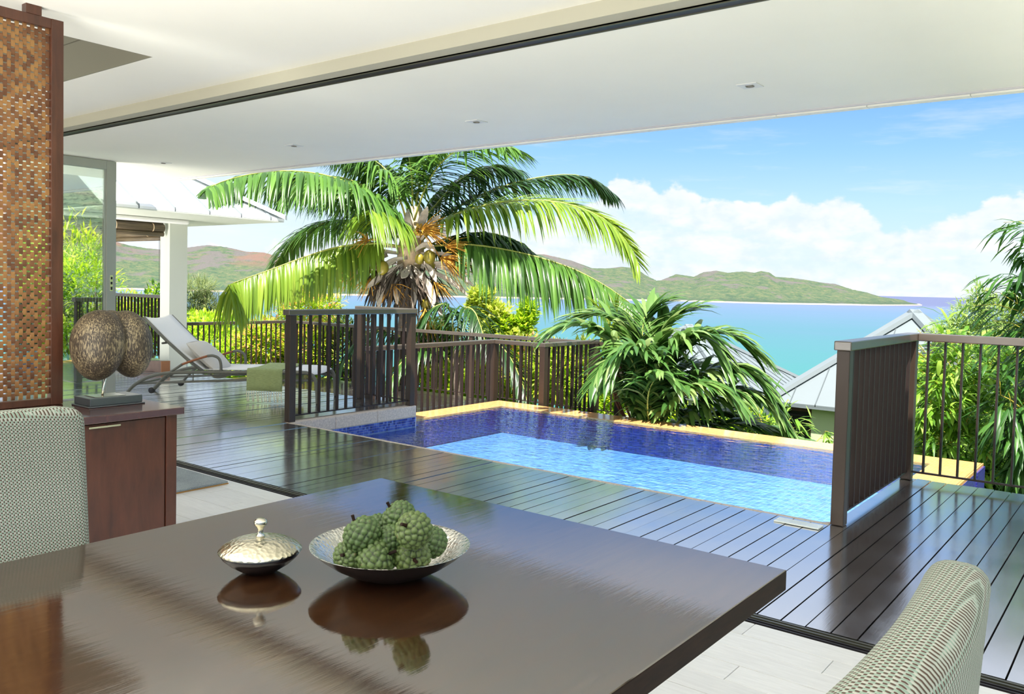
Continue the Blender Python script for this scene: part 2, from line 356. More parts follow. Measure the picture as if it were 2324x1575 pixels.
M_coconut = plain('yellow_coconut', (.27, .22, .025), .4, var=.25, vscale=6)
M_flower = plain('orange_flower_stalk', (.62, .30, .035), .6)
M_hessian = plain('tan_leaf_base', (.62, .45, .28), .8, var=.25, vscale=10)
# ================================================================== THE SETTING
# interior floor: base slab + single boards
fl = holder('floor')
MB().box((-8.4, -4., -.12), (1.5, 3.185, -.006)).build('subfloor', M_floor, fl)
PW, PL = .132, .92
n = 0
for r in range(13):
    y1 = 3.18-r*PW; off = (r*.37) % 1.*PL
    for c in range(-9, 2):
        x0 = c*PL+off-.3; x1 = x0+PL
        if x1 < -7.4 or x0 > .9: continue
        MB().box((x0+.0012, y1-PW+.0012, -.006), (min(x1, 1.5)-.0012, y1-.0012, -.0005*(r % 2))).build('floor_board', M_floor, fl, bevel=.0012, seg=1)
# timber deck: every board is an object; three shared meshes
dk = holder('deck'); PB = .0975; GAP = .006
def plank_mesh(y0, y1):
    m = MB().box((GAP/2, y0, -.026), (PB-GAP/2, y1, 0)); me = bpy.data.meshes.new('plank'); me.from_pydata(m.v, [], m.f); me.materials.append(M_deck); return me
def plank(me, x, z=0., y=0.):
    o = bpy.data.objects.new('plank', me); COL.objects.link(o); o.parent = dk; o.location = (x, y, z+random.uniform(-.0009, .0009)); o.rotation_euler = (random.uniform(-.0004, .0004), random.uniform(-.006, .006), 0)
    ORG[o.name] = np.zeros(3)
mA, mB, mC = plank_mesh(3.288, 4.832), plank_mesh(3.288, 6.50), plank_mesh(0, 3.66)
mD = plank_mesh(3.288, 7.25)
x0 = -1.253-PB*52
i = 0; x = -1.157
xs = sorted([-1.157+PB*j for j in range(-125, 27)])
for x in xs:
    if x+PB <= -11.1: plank(mD, x)
    elif x+PB <= -6.38: plank(mB, x)
    elif x < -1.46: plank(mA, x)
    else: plank(mB, x)
for j in range(63): plank(mC, -13.36+PB*j, -.48, 6.54)
MB().box((-13.4, 3.28, -.20), (-6.40, 6.49, -.06)).box((-6.40, 3.28, -.20), (-1.40, 4.82, -.06)).box((-1.42, 3.28, -.2), (1.5, 6.49, -.06)).build('joist_frame', M_slot, dk)
MB().box((-13.4, 6.49, -.70), (-7.2, 10.2, -.53)).box((-11.1, 6.491, -.5), (-6.40, 6.53, -.03)).build('step_fascia', M_deck, dk)
# ceilings
ce = holder('ceiling')
RX, RY = -4.52, 2.512
m = MB()
m.box((-9., -4., 2.528), (1.5, .6, 2.62)).box((RX, .6, 2.528), (1.5, RY, 2.62)).box((-9., RY, 2.528), (1.5, 3.10, 2.62)).build('ceiling_board', M_ceil, ce)
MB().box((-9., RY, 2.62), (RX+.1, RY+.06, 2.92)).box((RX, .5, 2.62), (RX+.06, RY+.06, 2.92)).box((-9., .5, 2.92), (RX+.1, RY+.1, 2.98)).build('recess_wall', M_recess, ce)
MB().box((-9., RY-.008, 2.5285), (RX, RY-.0005, 2.75)).box((-9., RY-.012, 2.755), (RX, RY, 2.92)).build('recess_panel', M_recess, ce)  # lower strip covers the pale slab edge with the shade tone
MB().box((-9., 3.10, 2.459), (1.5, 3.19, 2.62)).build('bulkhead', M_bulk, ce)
so_ = holder('soffit')
MB().box((-9.98, 3.26, 2.459), (1.5, 5.395, 2.53)).build('soffit_board', M_soffit, so_)
MB().box((-8.6, 3.10, 2.53), (1.5, 5.43, 2.75)).box((-9., -4., 2.985), (1.5, 3.2, 3.1)).build('roof_slab', M_concrete, so_)
t1 = holder('trim_1')
ys = [1.5, -.36, -.93, -1.49, -2.05, -3.6, -5.2, -6.8, -8.4, -9.98]
for a, b in zip(ys[1:], ys[:-1]): MB().box((a+.002, 5.385, 2.44), (b-.002, 5.45, 2.56 if a < -8.6 else 2.75)).build('fascia_board', M_fascia if False else M_soffit, t1)
MB().box((-9.98, 5.36, 2.45), (1.5, 5.385, 2.4586)).build('drip_groove', M_fascia, t1)
t2 = holder('trim_2')
MB().box((-9., 3.19, 2.452), (1.5, 3.26, 2.56)).build('door_track', M_slot, t2)
MB().box((-9., 3.190, 2.447), (1.5, 3.196, 2.46)).box((-9., 3.254, 2.447), (1.5, 3.26, 2.46)).build('track_lip', M_bronze, t2)
t3 = holder('trim_3')
MB().box((-8.4, 3.188, -.03), (1.5, 3.284, -.012)).build('track_bed', M_slot, t3)
for yy, w in ((3.196, .006), (3.218, .005), (3.244, .010), (3.270, .012)):
    MB().box((-8.4, yy-w/2, -.02), (1.5, yy+w/2, .001)).build('track_rail', M_bronze if yy > 3.23 else M_slot, t3)
# side wall, far left of the room, behind the woven screen
wl = holder('wall_left')
MB().box((-8.55, -4., 0), (-8.40, 1.9, 2.53)).box((-8.55, 1.9, 2.1), (-8.40, 3.2, 2.53)).build('wall_panel', M_ceil, wl)
d2 = holder('door_2')
MB().box((-8.52, 1.9, 0), (-8.45, 3.18, 2.1)).build('door_leaf', M_frame, d2)
MB().box((-8.45, 1.9, .02), (-8.43, 1.98, 2.08)).box((-8.45, 3.10, .02), (-8.43, 3.18, 2.08)).box((-8.45, 1.98, 1.0), (-8.43, 3.10, 1.12)).build('door_frame', M_frame, d2)
wb = holder('wall_back')
MB().box((-8.55, -4.15, 0), (-4.4, -4., 2.53)).box((-4.4, -4.15, 2.2), (1.5, -4., 2.53)).build('wall_panel', M_ceil, wb)
# sliding glass door, parked at the end of the deck
d1 = holder('door_1')
xd, y0, y1, zt = -8.42, 3.28, 4.285, 2.452
MB().box((xd-.03, y1-.098, .004), (xd+.03, y1, zt)).build('door_stile', M_alu, d1, bevel=.003)
MB().box((xd-.03, y0, .004), (xd+.03, y0+.08, zt)).build('door_stile', M_alu, d1, bevel=.003)
MB().box((xd-.03, y0+.08, zt-.085), (xd+.03, y1-.098, zt)).build('door_head', M_alu, d1, bevel=.003)
MB().box((xd-.03, y0+.08, .004), (xd+.03, y1-.098, .1)).build('door_sill', M_alu, d1, bevel=.003)
MB().box((xd-.004, y0+.08, .1), (xd+.004, y1-.098, zt-.085)).build('pane', M_glass, d1)
MB().box((xd+.01, y1-.118, .1), (xd+.022, y1-.098, zt-.085)).build('glazing_bead', M_alu, d1)
lk = MB().box((xd+.03, 4.222, 1.155), (xd+.036, 4.252, 1.318)).build('lock_plate', M_steel, d1, bevel=.002)
MB().box((xd+.034, 4.228, 1.17), (xd+.0375, 4.246, 1.20)).box((xd+.034, 4.228, 1.225), (xd+.0375, 4.246, 1.25)).box((xd+.034, 4.228, 1.275), (xd+.0375, 4.246, 1.30)).build('lock_slot', M_slot, lk)
# downlights in the soffit
for i, x in enumerate((-1.90, -3.91, -5.95, -8.03, .12)):
    if x > 0: continue
    t = thing('downlight', ('square recessed downlight in the white soffit, nearest the open sea side', 'square recessed downlight in the soffit above the middle of the pool',
                            'square recessed downlight in the soffit above the near pool railing', 'square recessed downlight in the soffit closest to the glass door')[i], 'downlight', (x, 4.58, 2.459), 'downlights in a row along the soffit')
    h = .058
    MB().box((x-h, 4.58-h, 2.4545), (x-.022, 4.58+h, 2.4588)).box((x+.022, 4.58-h, 2.4545), (x+h, 4.58+h, 2.4588)).box((x-.022, 4.58-h, 2.4545), (x+.022, 4.58-.022, 2.4588)).box((x-.022, 4.58+.022, 2.4545), (x+.022, 4.58+h, 2.4588)).build('trim_plate', M_white, t)
    MB().lathe([(.0, .003), (.021, .003), (.021, -.0035), (.024, -.0045)], (x, 4.58, 2.4545), 20).build('lamp_cup', plain('grey_lamp_cup', (.30, .29, .26), .5) if i == 0 else bpy.data.materials['grey_lamp_cup'], t)
# ------------------------------------------------------------------ pool
ZW = -.22
po = thing('swimming_pool', 'infinity pool with blue mosaic and an orange wet ledge, set into the deck', 'pool', (-4, 6.5, -1.5))
MB().box((-6.60, 4.86, -.66), (-1.42, 8.38, -.56)).box((-6.42, 4.84, -.56), (-1.38, 4.88, -.12)).build('basin_floor', M_pool, po)
MB().box((-6.42, 4.84, -1.45), (-6.305, 6.50, -.23)).box((-1.42, 4.84, -1.45), (-1.37, 6.50, -.05)).box((-7.0, 8.37, -1.45), (-1.25, 8.76, -.245)).box((-6.98, 6.50, -1.45), (-6.62, 8.40, -.245)).box((-1.64, 6.55, -1.45), (-1.26, 8.40, -.245)).build('basin_wall', M_poolwall, po)
MB().box((-6.98, 6.46, -.70), (-6.30, 6.62, -.30)).box((-1.64, 6.52, -.9), (-1.26, 6.66, -.26)).build('basin_return', M_poolwall, po)
MB().hexa([(-6.96, 6.62, -.246), (-6.62, 6.62, -.246), (-6.62, 8.38, -.246), (-6.96, 8.74, -.246), (-6.96, 6.62, -.2165), (-6.62, 6.62, -.2165), (-6.62, 8.38, -.2165), (-6.96, 8.74, -.2165)]).build('ledge', M_ledge, po)
MB().hexa([(-6.62, 8.38, -.246), (-1.63, 8.38, -.246), (-1.28, 8.74, -.246), (-6.96, 8.74, -.246), (-6.62, 8.38, -.2165), (-1.63, 8.38, -.2165), (-1.28, 8.74, -.2165), (-6.96, 8.74, -.2165)]).build('ledge', M_ledge, po)
MB().hexa([(-1.63, 6.62, -.246), (-1.28, 6.62, -.246), (-1.28, 8.74, -.246), (-1.63, 8.38, -.246), (-1.63, 6.62, -.2165), (-1.28, 6.62, -.2165), (-1.28, 8.74, -.2165), (-1.63, 8.38, -.2165)]).build('ledge', M_ledge, po)
MB().box((-1.275, 6.62, -.42), (-1.262, 8.75, -.2165)).build('overflow_band', M_ledge, po)
MB().box((-6.30, 4.885, -.26), (-1.42, 6.62, ZW)).build('water', M_water, po) if False else None
raw('water', [(-6.303, 4.86, ZW), (-1.40, 4.86, ZW), (-1.40, 6.56, ZW), (-6.303, 6.56, ZW), (-6.965, 6.62, ZW), (-1.275, 6.62, ZW), (-1.275, 8.745, ZW), (-6.965, 8.745, ZW)], [(0, 1, 2, 3), (3, 2, 5, 4), (4, 5, 6, 7)], M_water, po, False)
# coping stones: near edge, left edge, right edge
cs = []
xx = [-6.31, -5.4, -4.5, -3.6, -2.7, -2.1, -1.45]
for a, b in zip(xx[:-1], xx[1:]): MB().box((a+.001, 4.838, -.125), (b-.001, 4.872, .001)).build('coping_stone', M_stone, po, bevel=.006)
for a, b in zip([4.838, 5.39, 5.94], [5.39, 5.94, 6.50]): MB().box((-6.385, a+.001, -.12), (-6.303, b-.001, .001)).build('coping_stone', M_stone, po, bevel=.008)
MB().prism([(-1.50, 4.865), (-1.452, 4.865), (-1.452, 4.915)], 2, -.12, .0).build('coping_stone', M_stone, po)
MB().box((-6.36, 4.86, -.235), (-6.3035, 6.5, -.12)).build('waterline_bed', M_grout, po)
m = MB()
for r in range(4):
    for c in range(64):
        ya = 4.885+c*.025; za = -.121-(r+1)*.025
        m.box((-6.3035, ya+.0015, za+.0015), (-6.3005+random.uniform(0, .0008), ya+.0235, za+.0235))
tag(m.build('mosaic_tiles', M_tile, po), kind='stuff')
# ------------------------------------------------------------------ railings
def railing(label, path, zb, zt, posts, first=True, name='railing', pitch=.105, skip=(), capw=.095, group='deck railings', pw=.072, ends=(True, True)):
    """path: list of (x, y); posts: for each path vertex True/False"""
    r = thing(name, label, 'railing', (*path[0], zb), group)
    ch = .053
    for j, (p, on) in enumerate(zip(path, posts)):
        if on: MB().box((p[0]-pw/2, p[1]-pw/2, zb), (p[0]+pw/2, p[1]+pw/2, zt-ch)).build('post', M_rail, r, bevel=.004)
    for j, (p, q) in enumerate(zip(path[:-1], path[1:])):
        p = np.array(p, float); q = np.array(q, float); L = np.linalg.norm(q-p); t = (q-p)/L; nrm = np.array([-t[1], t[0]])
        def seg(s0, s1, hw, z0, z1, nm, mt, bev=0., miter=0.):
            a = p+t*s0; b = p+t*s1
            pts = []
            for zz in (z0, z1): pts += [(*(a-nrm*hw), zz), (*(b-nrm*hw), zz), (*(b+nrm*hw), zz), (*(a+nrm*hw), zz)]
            return MB().hexa(pts).build(nm, mt, r, bevel=bev)
        seg(-.058 if j == 0 else capw/2+.0005, L+(.058 if j == len(path)-2 else capw/2), capw/2, zt-ch, zt, 'top_rail', M_cap, .006)
        seg(pw/2, L-pw/2, .010, zb+.05, zb+.062, 'bottom_rail', M_bal)
        nb = int(round((L-pw)/pitch)); dp = L/nb if nb else L
        for i in range(1, nb):
            s = i*dp
            if abs(s) < pw*.7 or abs(L-s) < pw*.7: continue
            seg(s-.006, s+.006, .017, zb+.062, zt-ch, 'baluster', M_bal)
    return r
railing('bronze railing along the left side of the pool, between lounger and water', [(-6.355, 4.885), (-6.355, 6.45), (-7.14, 6.45)], 0., 1.04, [1, 1, 1])
railing('bronze railing at the right end of the pool, turning along the deck before the bamboo', [(-1.412, 4.885), (-1.412, 6.455), (.10, 6.455), (1.45, 6.455)], 0., 1.04, [1, 1, 0, 1])
railing('long bronze railing at the back of the lower deck, in front of the coconut palm', [(-13.3, 7.6), (-13.3, 10.2), (-11.45, 10.2), (-8.7, 10.2), (-6.0, 10.2)], -.48, .55, [1, 1, 1, 1, 1])
railing('low zigzag bronze railing just behind the orange pool ledge', [(-7.16, 6.62), (-7.16, 8.86), (-6.33, 8.86), (-6.33, 10.08)], -.48, .58, [1, 1, 1, 1], pw=.085)
for (px, py) in ((-6.22, 10.05),):
    pass
railing('dark railing of the pavilion terrace, seen under the bamboo blind', [(-15.6, 7.2), (-12.2, 7.2)], 0., 1.03, [1, 0])
# ================================================================== FURNITURE AND SMALL THINGS
def onx(u, v, X): d = BAS.T @ np.array([(u-1162)/FPX, (v-CY)/FPX, 1.]); return CAM+d*(X-CAM[0])/d[0]
def ony(u, v, Y): d = BAS.T @ np.array([(u-1162)/FPX, (v-CY)/FPX, 1.]); return CAM+d*(Y-CAM[1])/d[1]
def onz(u, v, Z=0.): d = BAS.T @ np.array([(u-1162)/FPX, (v-CY)/FPX, 1.]); return CAM+d*(Z-CAM[2])/d[2]
# dining table
tb = thing('dining_table', 'large polished dark wood dining table with a reflective top', 'table', (-1.15, .6, 0))
MB().box((-1.735, -.5, .709), (-.573, 1.652, .75)).build('tabletop', M_table, tb, bevel=.0025)
to_ = tb.children[0] if tb.children else [o for o in COL.objects if o.name == 'tabletop'][0]
to_.data.materials.append(M_edge)
for p in to_.data.polygons: p.material_index = 0 if p.normal.z > .5 else 1
for yy in (.0, 1.05): MB().box((-1.42, yy-.04, 0), (-1.02, yy+.04, .709)).build('leg', M_edge, tb, bevel=.004)
MB().box((-1.25, .0, .60), (-1.19, 1.05, .68)).build('stretcher', M_edge, tb)
def chair(label, xi, sgn, ya, yb, ztop, lean):
    """upholstered chair; xi = inner face of the back at the top, sgn = +1 faces +X"""
    t = thing('dining_chair', label, 'chair', (xi+sgn*.2, (ya+yb)/2, 0), 'upholstered dining chairs')
    bm = bmesh.new(); NY, NZ = 10, 10; th = .072
    grid = {}
    for i in range(NY+1):
        for j in range(NZ+1):
            a = i/NY*2-1; b = j/NZ
            y = (ya+yb)/2+a*(yb-ya)/2*(1+.10*(1-b)*.6); z = .36+(ztop-.36)*b
            bend = .018*(a*a)*sgn
            x = xi-sgn*0+sgn*lean*(1-b)+bend
            # rounded upper corners
            if b > .93 and abs(a) > .8: z -= .010*((abs(a)-.8)/.2)
            grid[i, j, 0] = bm.verts.new((x, y, z)); grid[i, j, 1] = bm.verts.new((x-sgn*th, y, z))
    q = lambda *v: bm.faces.new(v)
    for s in (0, 1):
        for i in range(NY):
            for j in range(NZ):
                f = [grid[i, j, s], grid[i+1, j, s], grid[i+1, j+1, s], grid[i, j+1, s]]; q(*(f if s == 0 else f[::-1]))
    for i in range(NY):
        q(grid[i, NZ, 0], grid[i+1, NZ, 0], grid[i+1, NZ, 1], grid[i, NZ, 1]); q(grid[i, 0, 1], grid[i+1, 0, 1], grid[i+1, 0, 0], grid[i, 0, 0])
    for j in range(NZ):
        q(grid[0, j, 0], grid[0, j+1, 0], grid[0, j+1, 1], grid[0, j, 1]); q(grid[NY, j, 1], grid[NY, j+1, 1], grid[NY, j+1, 0], grid[NY, j, 0])
    bmesh.ops.recalc_face_normals(bm, faces=bm.faces)
    me = bpy.data.meshes.new('backrest'); bm.to_mesh(me); bm.free(); me.transform(Matrix.Translation(-Vector(ORG[t.name])))
    o = link('backrest', me, M_fabric, t, True, .028, 5); o.modifiers['bevel'].angle_limit = 1.0
    x0 = xi+sgn*(lean+.0); x1 = xi+sgn*.50
    MB().box((min(x0, x1), ya-.005, .40), (max(x0, x1), yb+.005, .475)).build('seat', M_fabric, t, True, .02, 3)
    for xx in (xi+sgn*(lean-.02), xi+sgn*.46):
        for yy in (ya+.03, yb-.03):
            MB().prism([(xx-.02, yy-.02), (xx+.02, yy-.02), (xx+.02, yy+.02), (xx-.02, yy+.02)], 2, 0, .40).build('leg', M_edge, t, bevel=.003)
    return t
chair('houndstooth upholstered dining chair by the cabinet, its back facing the viewer over the table', -2.10, 1, .42, .995, .982, .02)
chair('houndstooth upholstered dining chair beside the glazed opening, seen from behind its curved back', -.205, -1, .56, 1.165, .985, .04)
# cabinet
cb = thing('cabinet', 'red-brown wooden cabinet with a dark glossy top, beneath the nut sculpture', 'cabinet', (-3.93, 1.5, 0))
MB().box((-4.19, .50, .06), (-3.715, 2.175, .655)).build('body', M_cab, cb)
MB().box((-4.21, .48, .657), (-3.667, 2.207, .69)).build('top', M_cabtop, cb, bevel=.003)
for yy in (.52, 2.134): MB().box((-3.745, yy, 0), (-3.698, yy+.053, .656)).build('corner_post', M_cab, cb, bevel=.002)
MB().box((-4.19, 2.134, 0), (-4.145, 2.187, .656)).build('corner_post', M_cab, cb, bevel=.002)
for ya, yb in ((.58, 1.352), (1.358, 2.129)):
    dr = MB().box((-3.716, ya, .08), (-3.702, yb, .648)).build('door', M_cab, cb, bevel=.0015)
    MB().box((-3.688, yb-.365, .634), (-3.680, yb-.224, .642)).box((-3.704, yb-.355, .635), (-3.686, yb-.348, .641)).box((-3.704, yb-.241, .635), (-3.686, yb-.234, .641)).build('handle', M_brass, dr, bevel=.001)
# carved nut on its stand
sc_ = thing('nut_sculpture', 'large two-lobed brown sea coconut mounted on a dark stand atop the cabinet', 'sculpture', (-3.99, 2.0, .69))
MB().box((-4.076, 1.868, .690), (-3.902, 2.141, .697)).box((-4.068, 1.878, .697), (-3.910, 2.131, .733)).build('plinth', M_stonebase, sc_, bevel=.003)
MB().box((-4.045, 1.915, .7332), (-3.935, 2.06, .736)).build('base_plate', M_silver_top, sc_)
MB().tube([(-3.985, 1.972, .735), (-3.985, 1.976, .765), (-3.986, 1.985, .80), (-3.99, 1.993, .85)], .0055, 10).build('rod', M_steel, sc_, True)
def nutmat():
    m, k = material('striped_nut_shell'); tc = k.new('ShaderNodeTexCoord').outputs['Object']
    n = k.noise(k.vm('MULTIPLY', tc, (230, 230, 38)), 1., 4, .6, .5); b = k.noise(tc, 9., 3)
    c = k.mix(k.smooth(k.m('ADD', n, k.m('MULTIPLY', k.m('SUBTRACT', b, .5), .35)), .49, .62), (.040, .028, .018), (.31, .245, .14))
    return finish(m, k, principled(k, Base_Color=c, Roughness=.5, Normal=k.bump(n, .35, .003)))
def lobe(c, rx, ry, rz, tilt, ph):
    vs, fs = [], []; A, B = 40, 26
    for i in range(B+1):
        th = math.pi*i/B
        for j in range(A):
            w = 2*math.pi*j/A
            x, y, z = math.sin(th)*math.cos(w), math.sin(th)*math.sin(w), math.cos(th)
            p = np.array([rx*x, ry*y*(1+.10*z), rz*z])
            p[1] += tilt*p[2]; vs.append(np.array(c)+p)
    for i in range(B):
        for j in range(A): fs.append((i*A+j, (i+1)*A+j, (i+1)*A+(j+1) % A, i*A+(j+1) % A))
    return vs, fs
m = MB(); m.add(*lobe((-3.985, 1.952, .975), .135, .121, .168, .06, 0)); m.add(*lobe((-3.995, 2.104, .974), .125, .106, .165, -.10, 1)); m.add(*lobe((-4.02, 2.03, 1.04), .09, .085, .100, 0, 2))
o = m.build('nut', nutmat(), sc_, True)
rm = o.modifiers.new('remesh', 'REMESH'); rm.mode = 'VOXEL'; rm.voxel_size = .006; rm.use_smooth_shade = True
sm = o.modifiers.new('smooth', 'SMOOTH'); sm.iterations = 6; sm.factor = .5
# woven screen
ws = thing('woven_screen', 'tall wooden room divider of small woven brown chips in a dark frame', 'screen', (-4.15, 1.5, .69))
YE = 1.855; Y0S = .30
MB().box((-4.172, YE-.055, .691), (-4.128, YE, 2.486)).build('stile', M_frame, ws, bevel=.002)
MB().box((-4.172, Y0S, .691), (-4.128, Y0S+.055, 2.486)).build('stile', M_frame, ws, bevel=.002)
MB().box((-4.170, Y0S+.055, 2.441), (-4.130, YE-.055, 2.486)).build('top_rail', M_frame, ws, bevel=.002)
MB().box((-4.170, Y0S+.055, .691), (-4.130, YE-.055, .722)).build('bottom_rail', M_frame, ws, bevel=.002)
for yy in (1.69, .45): MB().box((-4.172, yy, 2.486), (-4.128, yy+.067, 2.528)).build('ceiling_block', M_frame, ws)
CP, RP = .0165, .0372
chip = MB().prism([(-.0045, -.0150), (.0030, -.0150), (.0048, -.008), (.0052, .0), (.0048, .008), (.0030, .0150), (-.0045, .0150)], 1, -.0080, .0080)
cme = bpy.data.meshes.new('chip'); cme.from_pydata(chip.v, [], chip.f); cme.materials.append(M_chip)
rest = MB(); cnt = 0
cols = int((YE-.055-Y0S-.055)/CP)
for c in range(cols):
    yc = YE-.055-.0095-c*CP
    for r in range(47):
        zc = 2.432-r*RP-(RP/2 if c % 2 else 0)
        if zc < .735: continue
        xj = -4.150+random.uniform(-.0012, .0012)
        big = c < 14 and r >= 24
        if big and cnt < 300:
            o = bpy.data.objects.new('chip', cme); COL.objects.link(o); o.parent = ws; ORG[o.name] = ORG[ws.name]
            o.location = (xj+4.15, yc-1.5, zc-.69); o.rotation_euler = (random.uniform(-.03, .03), random.uniform(-.05, .05), 0); cnt += 1
        else:
            b = len(rest.v); rest.v += [(x+xj, y+yc, z+zc) for x, y, z in chip.v]; rest.f += [tuple(b+i for i in f) for f in chip.f]
tag(rest.build('woven_chips', M_chip, ws), kind='stuff')
# rug
rg = thing('rug', 'grey-blue short pile rug behind the cabinet, near the sliding door track', 'rug', (-6, 2.2, 0))
def rugmat():
    m, k = material('grey_blue_pile'); tc = k.new('ShaderNodeTexCoord').outputs['Object']; n = k.noise(tc, 260., 3); b = k.noise(tc, 5., 3)
    return finish(m, k, principled(k, Base_Color=k.ramp(k.m('ADD', k.m('MULTIPLY', n, .7), k.m('MULTIPLY', b, .3)), [(.3, (.16, .19, .22)), (.7, (.44, .50, .52))]), Roughness=.95, Normal=k.bump(n, .8, .006)))
MB().box((-7.2, 1.0, .006), (-4.672, 3.118, .022)).build('pile', rugmat(), rg, bevel=.005)
MB().box((-7.202, .998, .0), (-4.670, 3.120, .007)).build('binding', plain('orange_binding', (.42, .22, .06), .8), rg)
# bowls
BC = np.array([-1.137, 1.11, .75])
fb = thing('fruit_bowl', 'wide hammered silver bowl with a dark outside, filled with green custard apples', 'bowl', BC)
def hammered(name, col, rough):
    m, k = material(name); tc = k.new('ShaderNodeTexCoord').outputs['Object']
    v = k.new('ShaderNodeTexVoronoi'); k.put(v.inputs['Vector'], tc); v.inputs['Scale'].default_value = 130.
    return finish(m, k, principled(k, Base_Color=col, Roughness=rough, Metallic=1., Normal=k.bump(v.outputs['Distance'], .45, .003)))
M_hammer = hammered('hammered_silver', (.66, .65, .61), .18)
M_hamgold = hammered('hammered_pale_gold', (.50, .47, .37), .24)
H = .060
prof = [(.0, .001), (.045, .001), (.060, .004), (.085, .014), (.110, .028), (.132, .044), (.150, H)]
MB().lathe(prof, BC, 64).build('outer_shell', M_bowl_out, fb, True)
MB().lathe([(.150, H), (.1475, H+.0006), (.130, .048), (.108, .032), (.083, .018), (.055, .008), (.0, .006)], BC, 64).build('inner_lining', M_hammer, fb, True)
LC = np.array([-1.331, .959, .75])
lb = thing('lidded_dish', 'small round silver dish with hammered dome lid and ball knob, beside the fruit bowl', 'dish', LC)
MB().lathe([(.0, .001), (.024, .001), (.036, .006), (.056, .019), (.069, .031), (.0755, .041), (.074, .0415), (.0, .040)], LC, 56).build('dish_body', M_bowl_out, lb, True)
ld = MB().lathe([(.0765, .0415), (.0765, .0435), (.070, .050), (.055, .0585), (.036, .0645), (.016, .0675), (.0, .068)], LC, 56).build('lid', M_hamgold, lb, True)
MB().lathe([(.0, .067), (.0085, .0675), (.0082, .070), (.0056, .073), (.0054, .083), (.0080, .086), (.0085, .0875), (.0115, .090), (.0125, .0945), (.0112, .0985), (.007, .1015), (.0, .102)], LC, 24).build('knob', M_silver_top, ld, True)
# custard apples
def applemesh(seed, R=.0305):
    r2 = np.random.default_rng(seed); N = 92
    i = np.arange(N)+.5; ph = np.arccos(1-2*i/N); th = math.pi*(1+5**.5)*i
    K = np.stack([np.cos(th)*np.sin(ph), np.sin(th)*np.sin(ph), np.cos(ph)], 1)+r2.normal(0, .035, (N, 3)); K /= np.linalg.norm(K, axis=1)[:, None]
    A, B = 72, 44; V = []
    for a in range(B+1):
        for b in range(A):
            t = math.pi*a/B; w = 2*math.pi*b/A; V.append((math.sin(t)*math.cos(w), math.sin(t)*math.sin(w), math.cos(t)))
    V = np.array(V); D = np.sort(np.arccos(np.clip(V@K.T, -1, 1)), 1)
    g = np.clip((D[:, 1]-D[:, 0])/.20, 0, 1); bump = np.sqrt(g)
    rad = R*(.85+.18*bump); rad *= 1-.16*np.exp(-((1-V[:, 2])/.06))
    P = V*rad[:, None]*np.array([1.03, 1.03, .95])
    me = bpy.data.meshes.new('custard_apple')
    me.from_pydata(P.tolist(), [], [(a*A+b, (a+1)*A+b, (a+1)*A+(b+1) % A, a*A+(b+1) % A) for a in range(B) for b in range(A)])
    at_ = me.attributes.new('groove', 'FLOAT', 'POINT'); at_.data.foreach_set('value', g.astype(np.float32))
    me.polygons.foreach_set('use_smooth', [True]*len(me.polygons)); return me
def applemat():
    m, k = material('custard_apple_skin'); a = k.new('ShaderNodeAttribute', attribute_name='groove').outputs['Fac']
    tc = k.new('ShaderNodeTexCoord').outputs['Object']; oi = k.new('ShaderNodeObjectInfo').outputs['Random']
    base = k.mix(oi, (.035, .085, .022), (.085, .125, .030))
    c = k.mix(k.smooth(a, .0, .5), (.014, .024, .008), base)
    c = k.mix(k.m('MULTIPLY', k.smooth(k.noise(tc, 170., 3), .62, .72), k.smooth(a, .5, .9)), c, (.10, .065, .03))
    return finish(m, k, principled(k, Base_Color=c, Roughness=.5))
M_apple = applemat(); AM = [applemesh(s) for s in (1, 2, 3)]
for me in AM: me.materials.append(M_apple)
alabel = ['custard apple with dark stem, upper one near the dish lid side of the bowl', 'topmost pale custard apple at the back of the pile', 'yellow-green custard apple high on the pile, beside the topmost one',
          'custard apple in the centre of the pile, wedged between the upper ones', 'dark custard apple low in the bowl at the end nearest the lidded dish', 'yellowish custard apple low at the front middle of the bowl',
          'custard apple low at the front of the bowl with its stem facing the viewer', 'custard apple against the bare inside wall of the bowl, on the sea side', 'mostly hidden custard apple behind the pile']
ap = [(822, 1212, .842, 1.12), (906, 1174, .858, 1.05), (939, 1203, .862, 1.08), (885, 1226, .826, .95), (793, 1261, .800, .95), (854, 1269, .800, 1.16), (935, 1264, .800, 1.10), (978, 1231, .808, 1.02), (862, 1196, .828, .85)]
for i, (u, v, zz, s) in enumerate(ap):
    p = onz(u, v, zz); t = thing('custard_apple', alabel[i], 'fruit', p, 'custard apples in the bowl')
    rot = Matrix.Rotation(random.uniform(-1.2, 1.2), 4, 'X') @ Matrix.Rotation(random.uniform(-1, 1), 4, 'Y') @ Matrix.Rotation(random.uniform(0, 6), 4, 'Z')
    if i == 0: rot = Matrix.Rotation(-.5, 4, 'Y') @ Matrix.Rotation(.3, 4, 'X')
    if i == 4: rot = Matrix.Rotation(1.25, 4, Vector((1, .3, 0)))
    if i == 6: rot = Matrix.Rotation(1.45, 4, Vector((.6, .8, 0)))
    o = bpy.data.objects.new('flesh', AM[i % 3]); COL.objects.link(o); o.parent = t; o.matrix_local = rot @ Matrix.Scale(s, 4); ORG[o.name] = p
    q = MB().tube([(0, 0, .022*s), (.001, 0, .028*s), (.003, .001, .035*s)], [.0042, .0028, .0032], 7)
    me = bpy.data.meshes.new('stem'); me.from_pydata(q.v, [], q.f); st = link('stem', me, M_edge, t); st.matrix_local = rot; ORG[st.name] = p
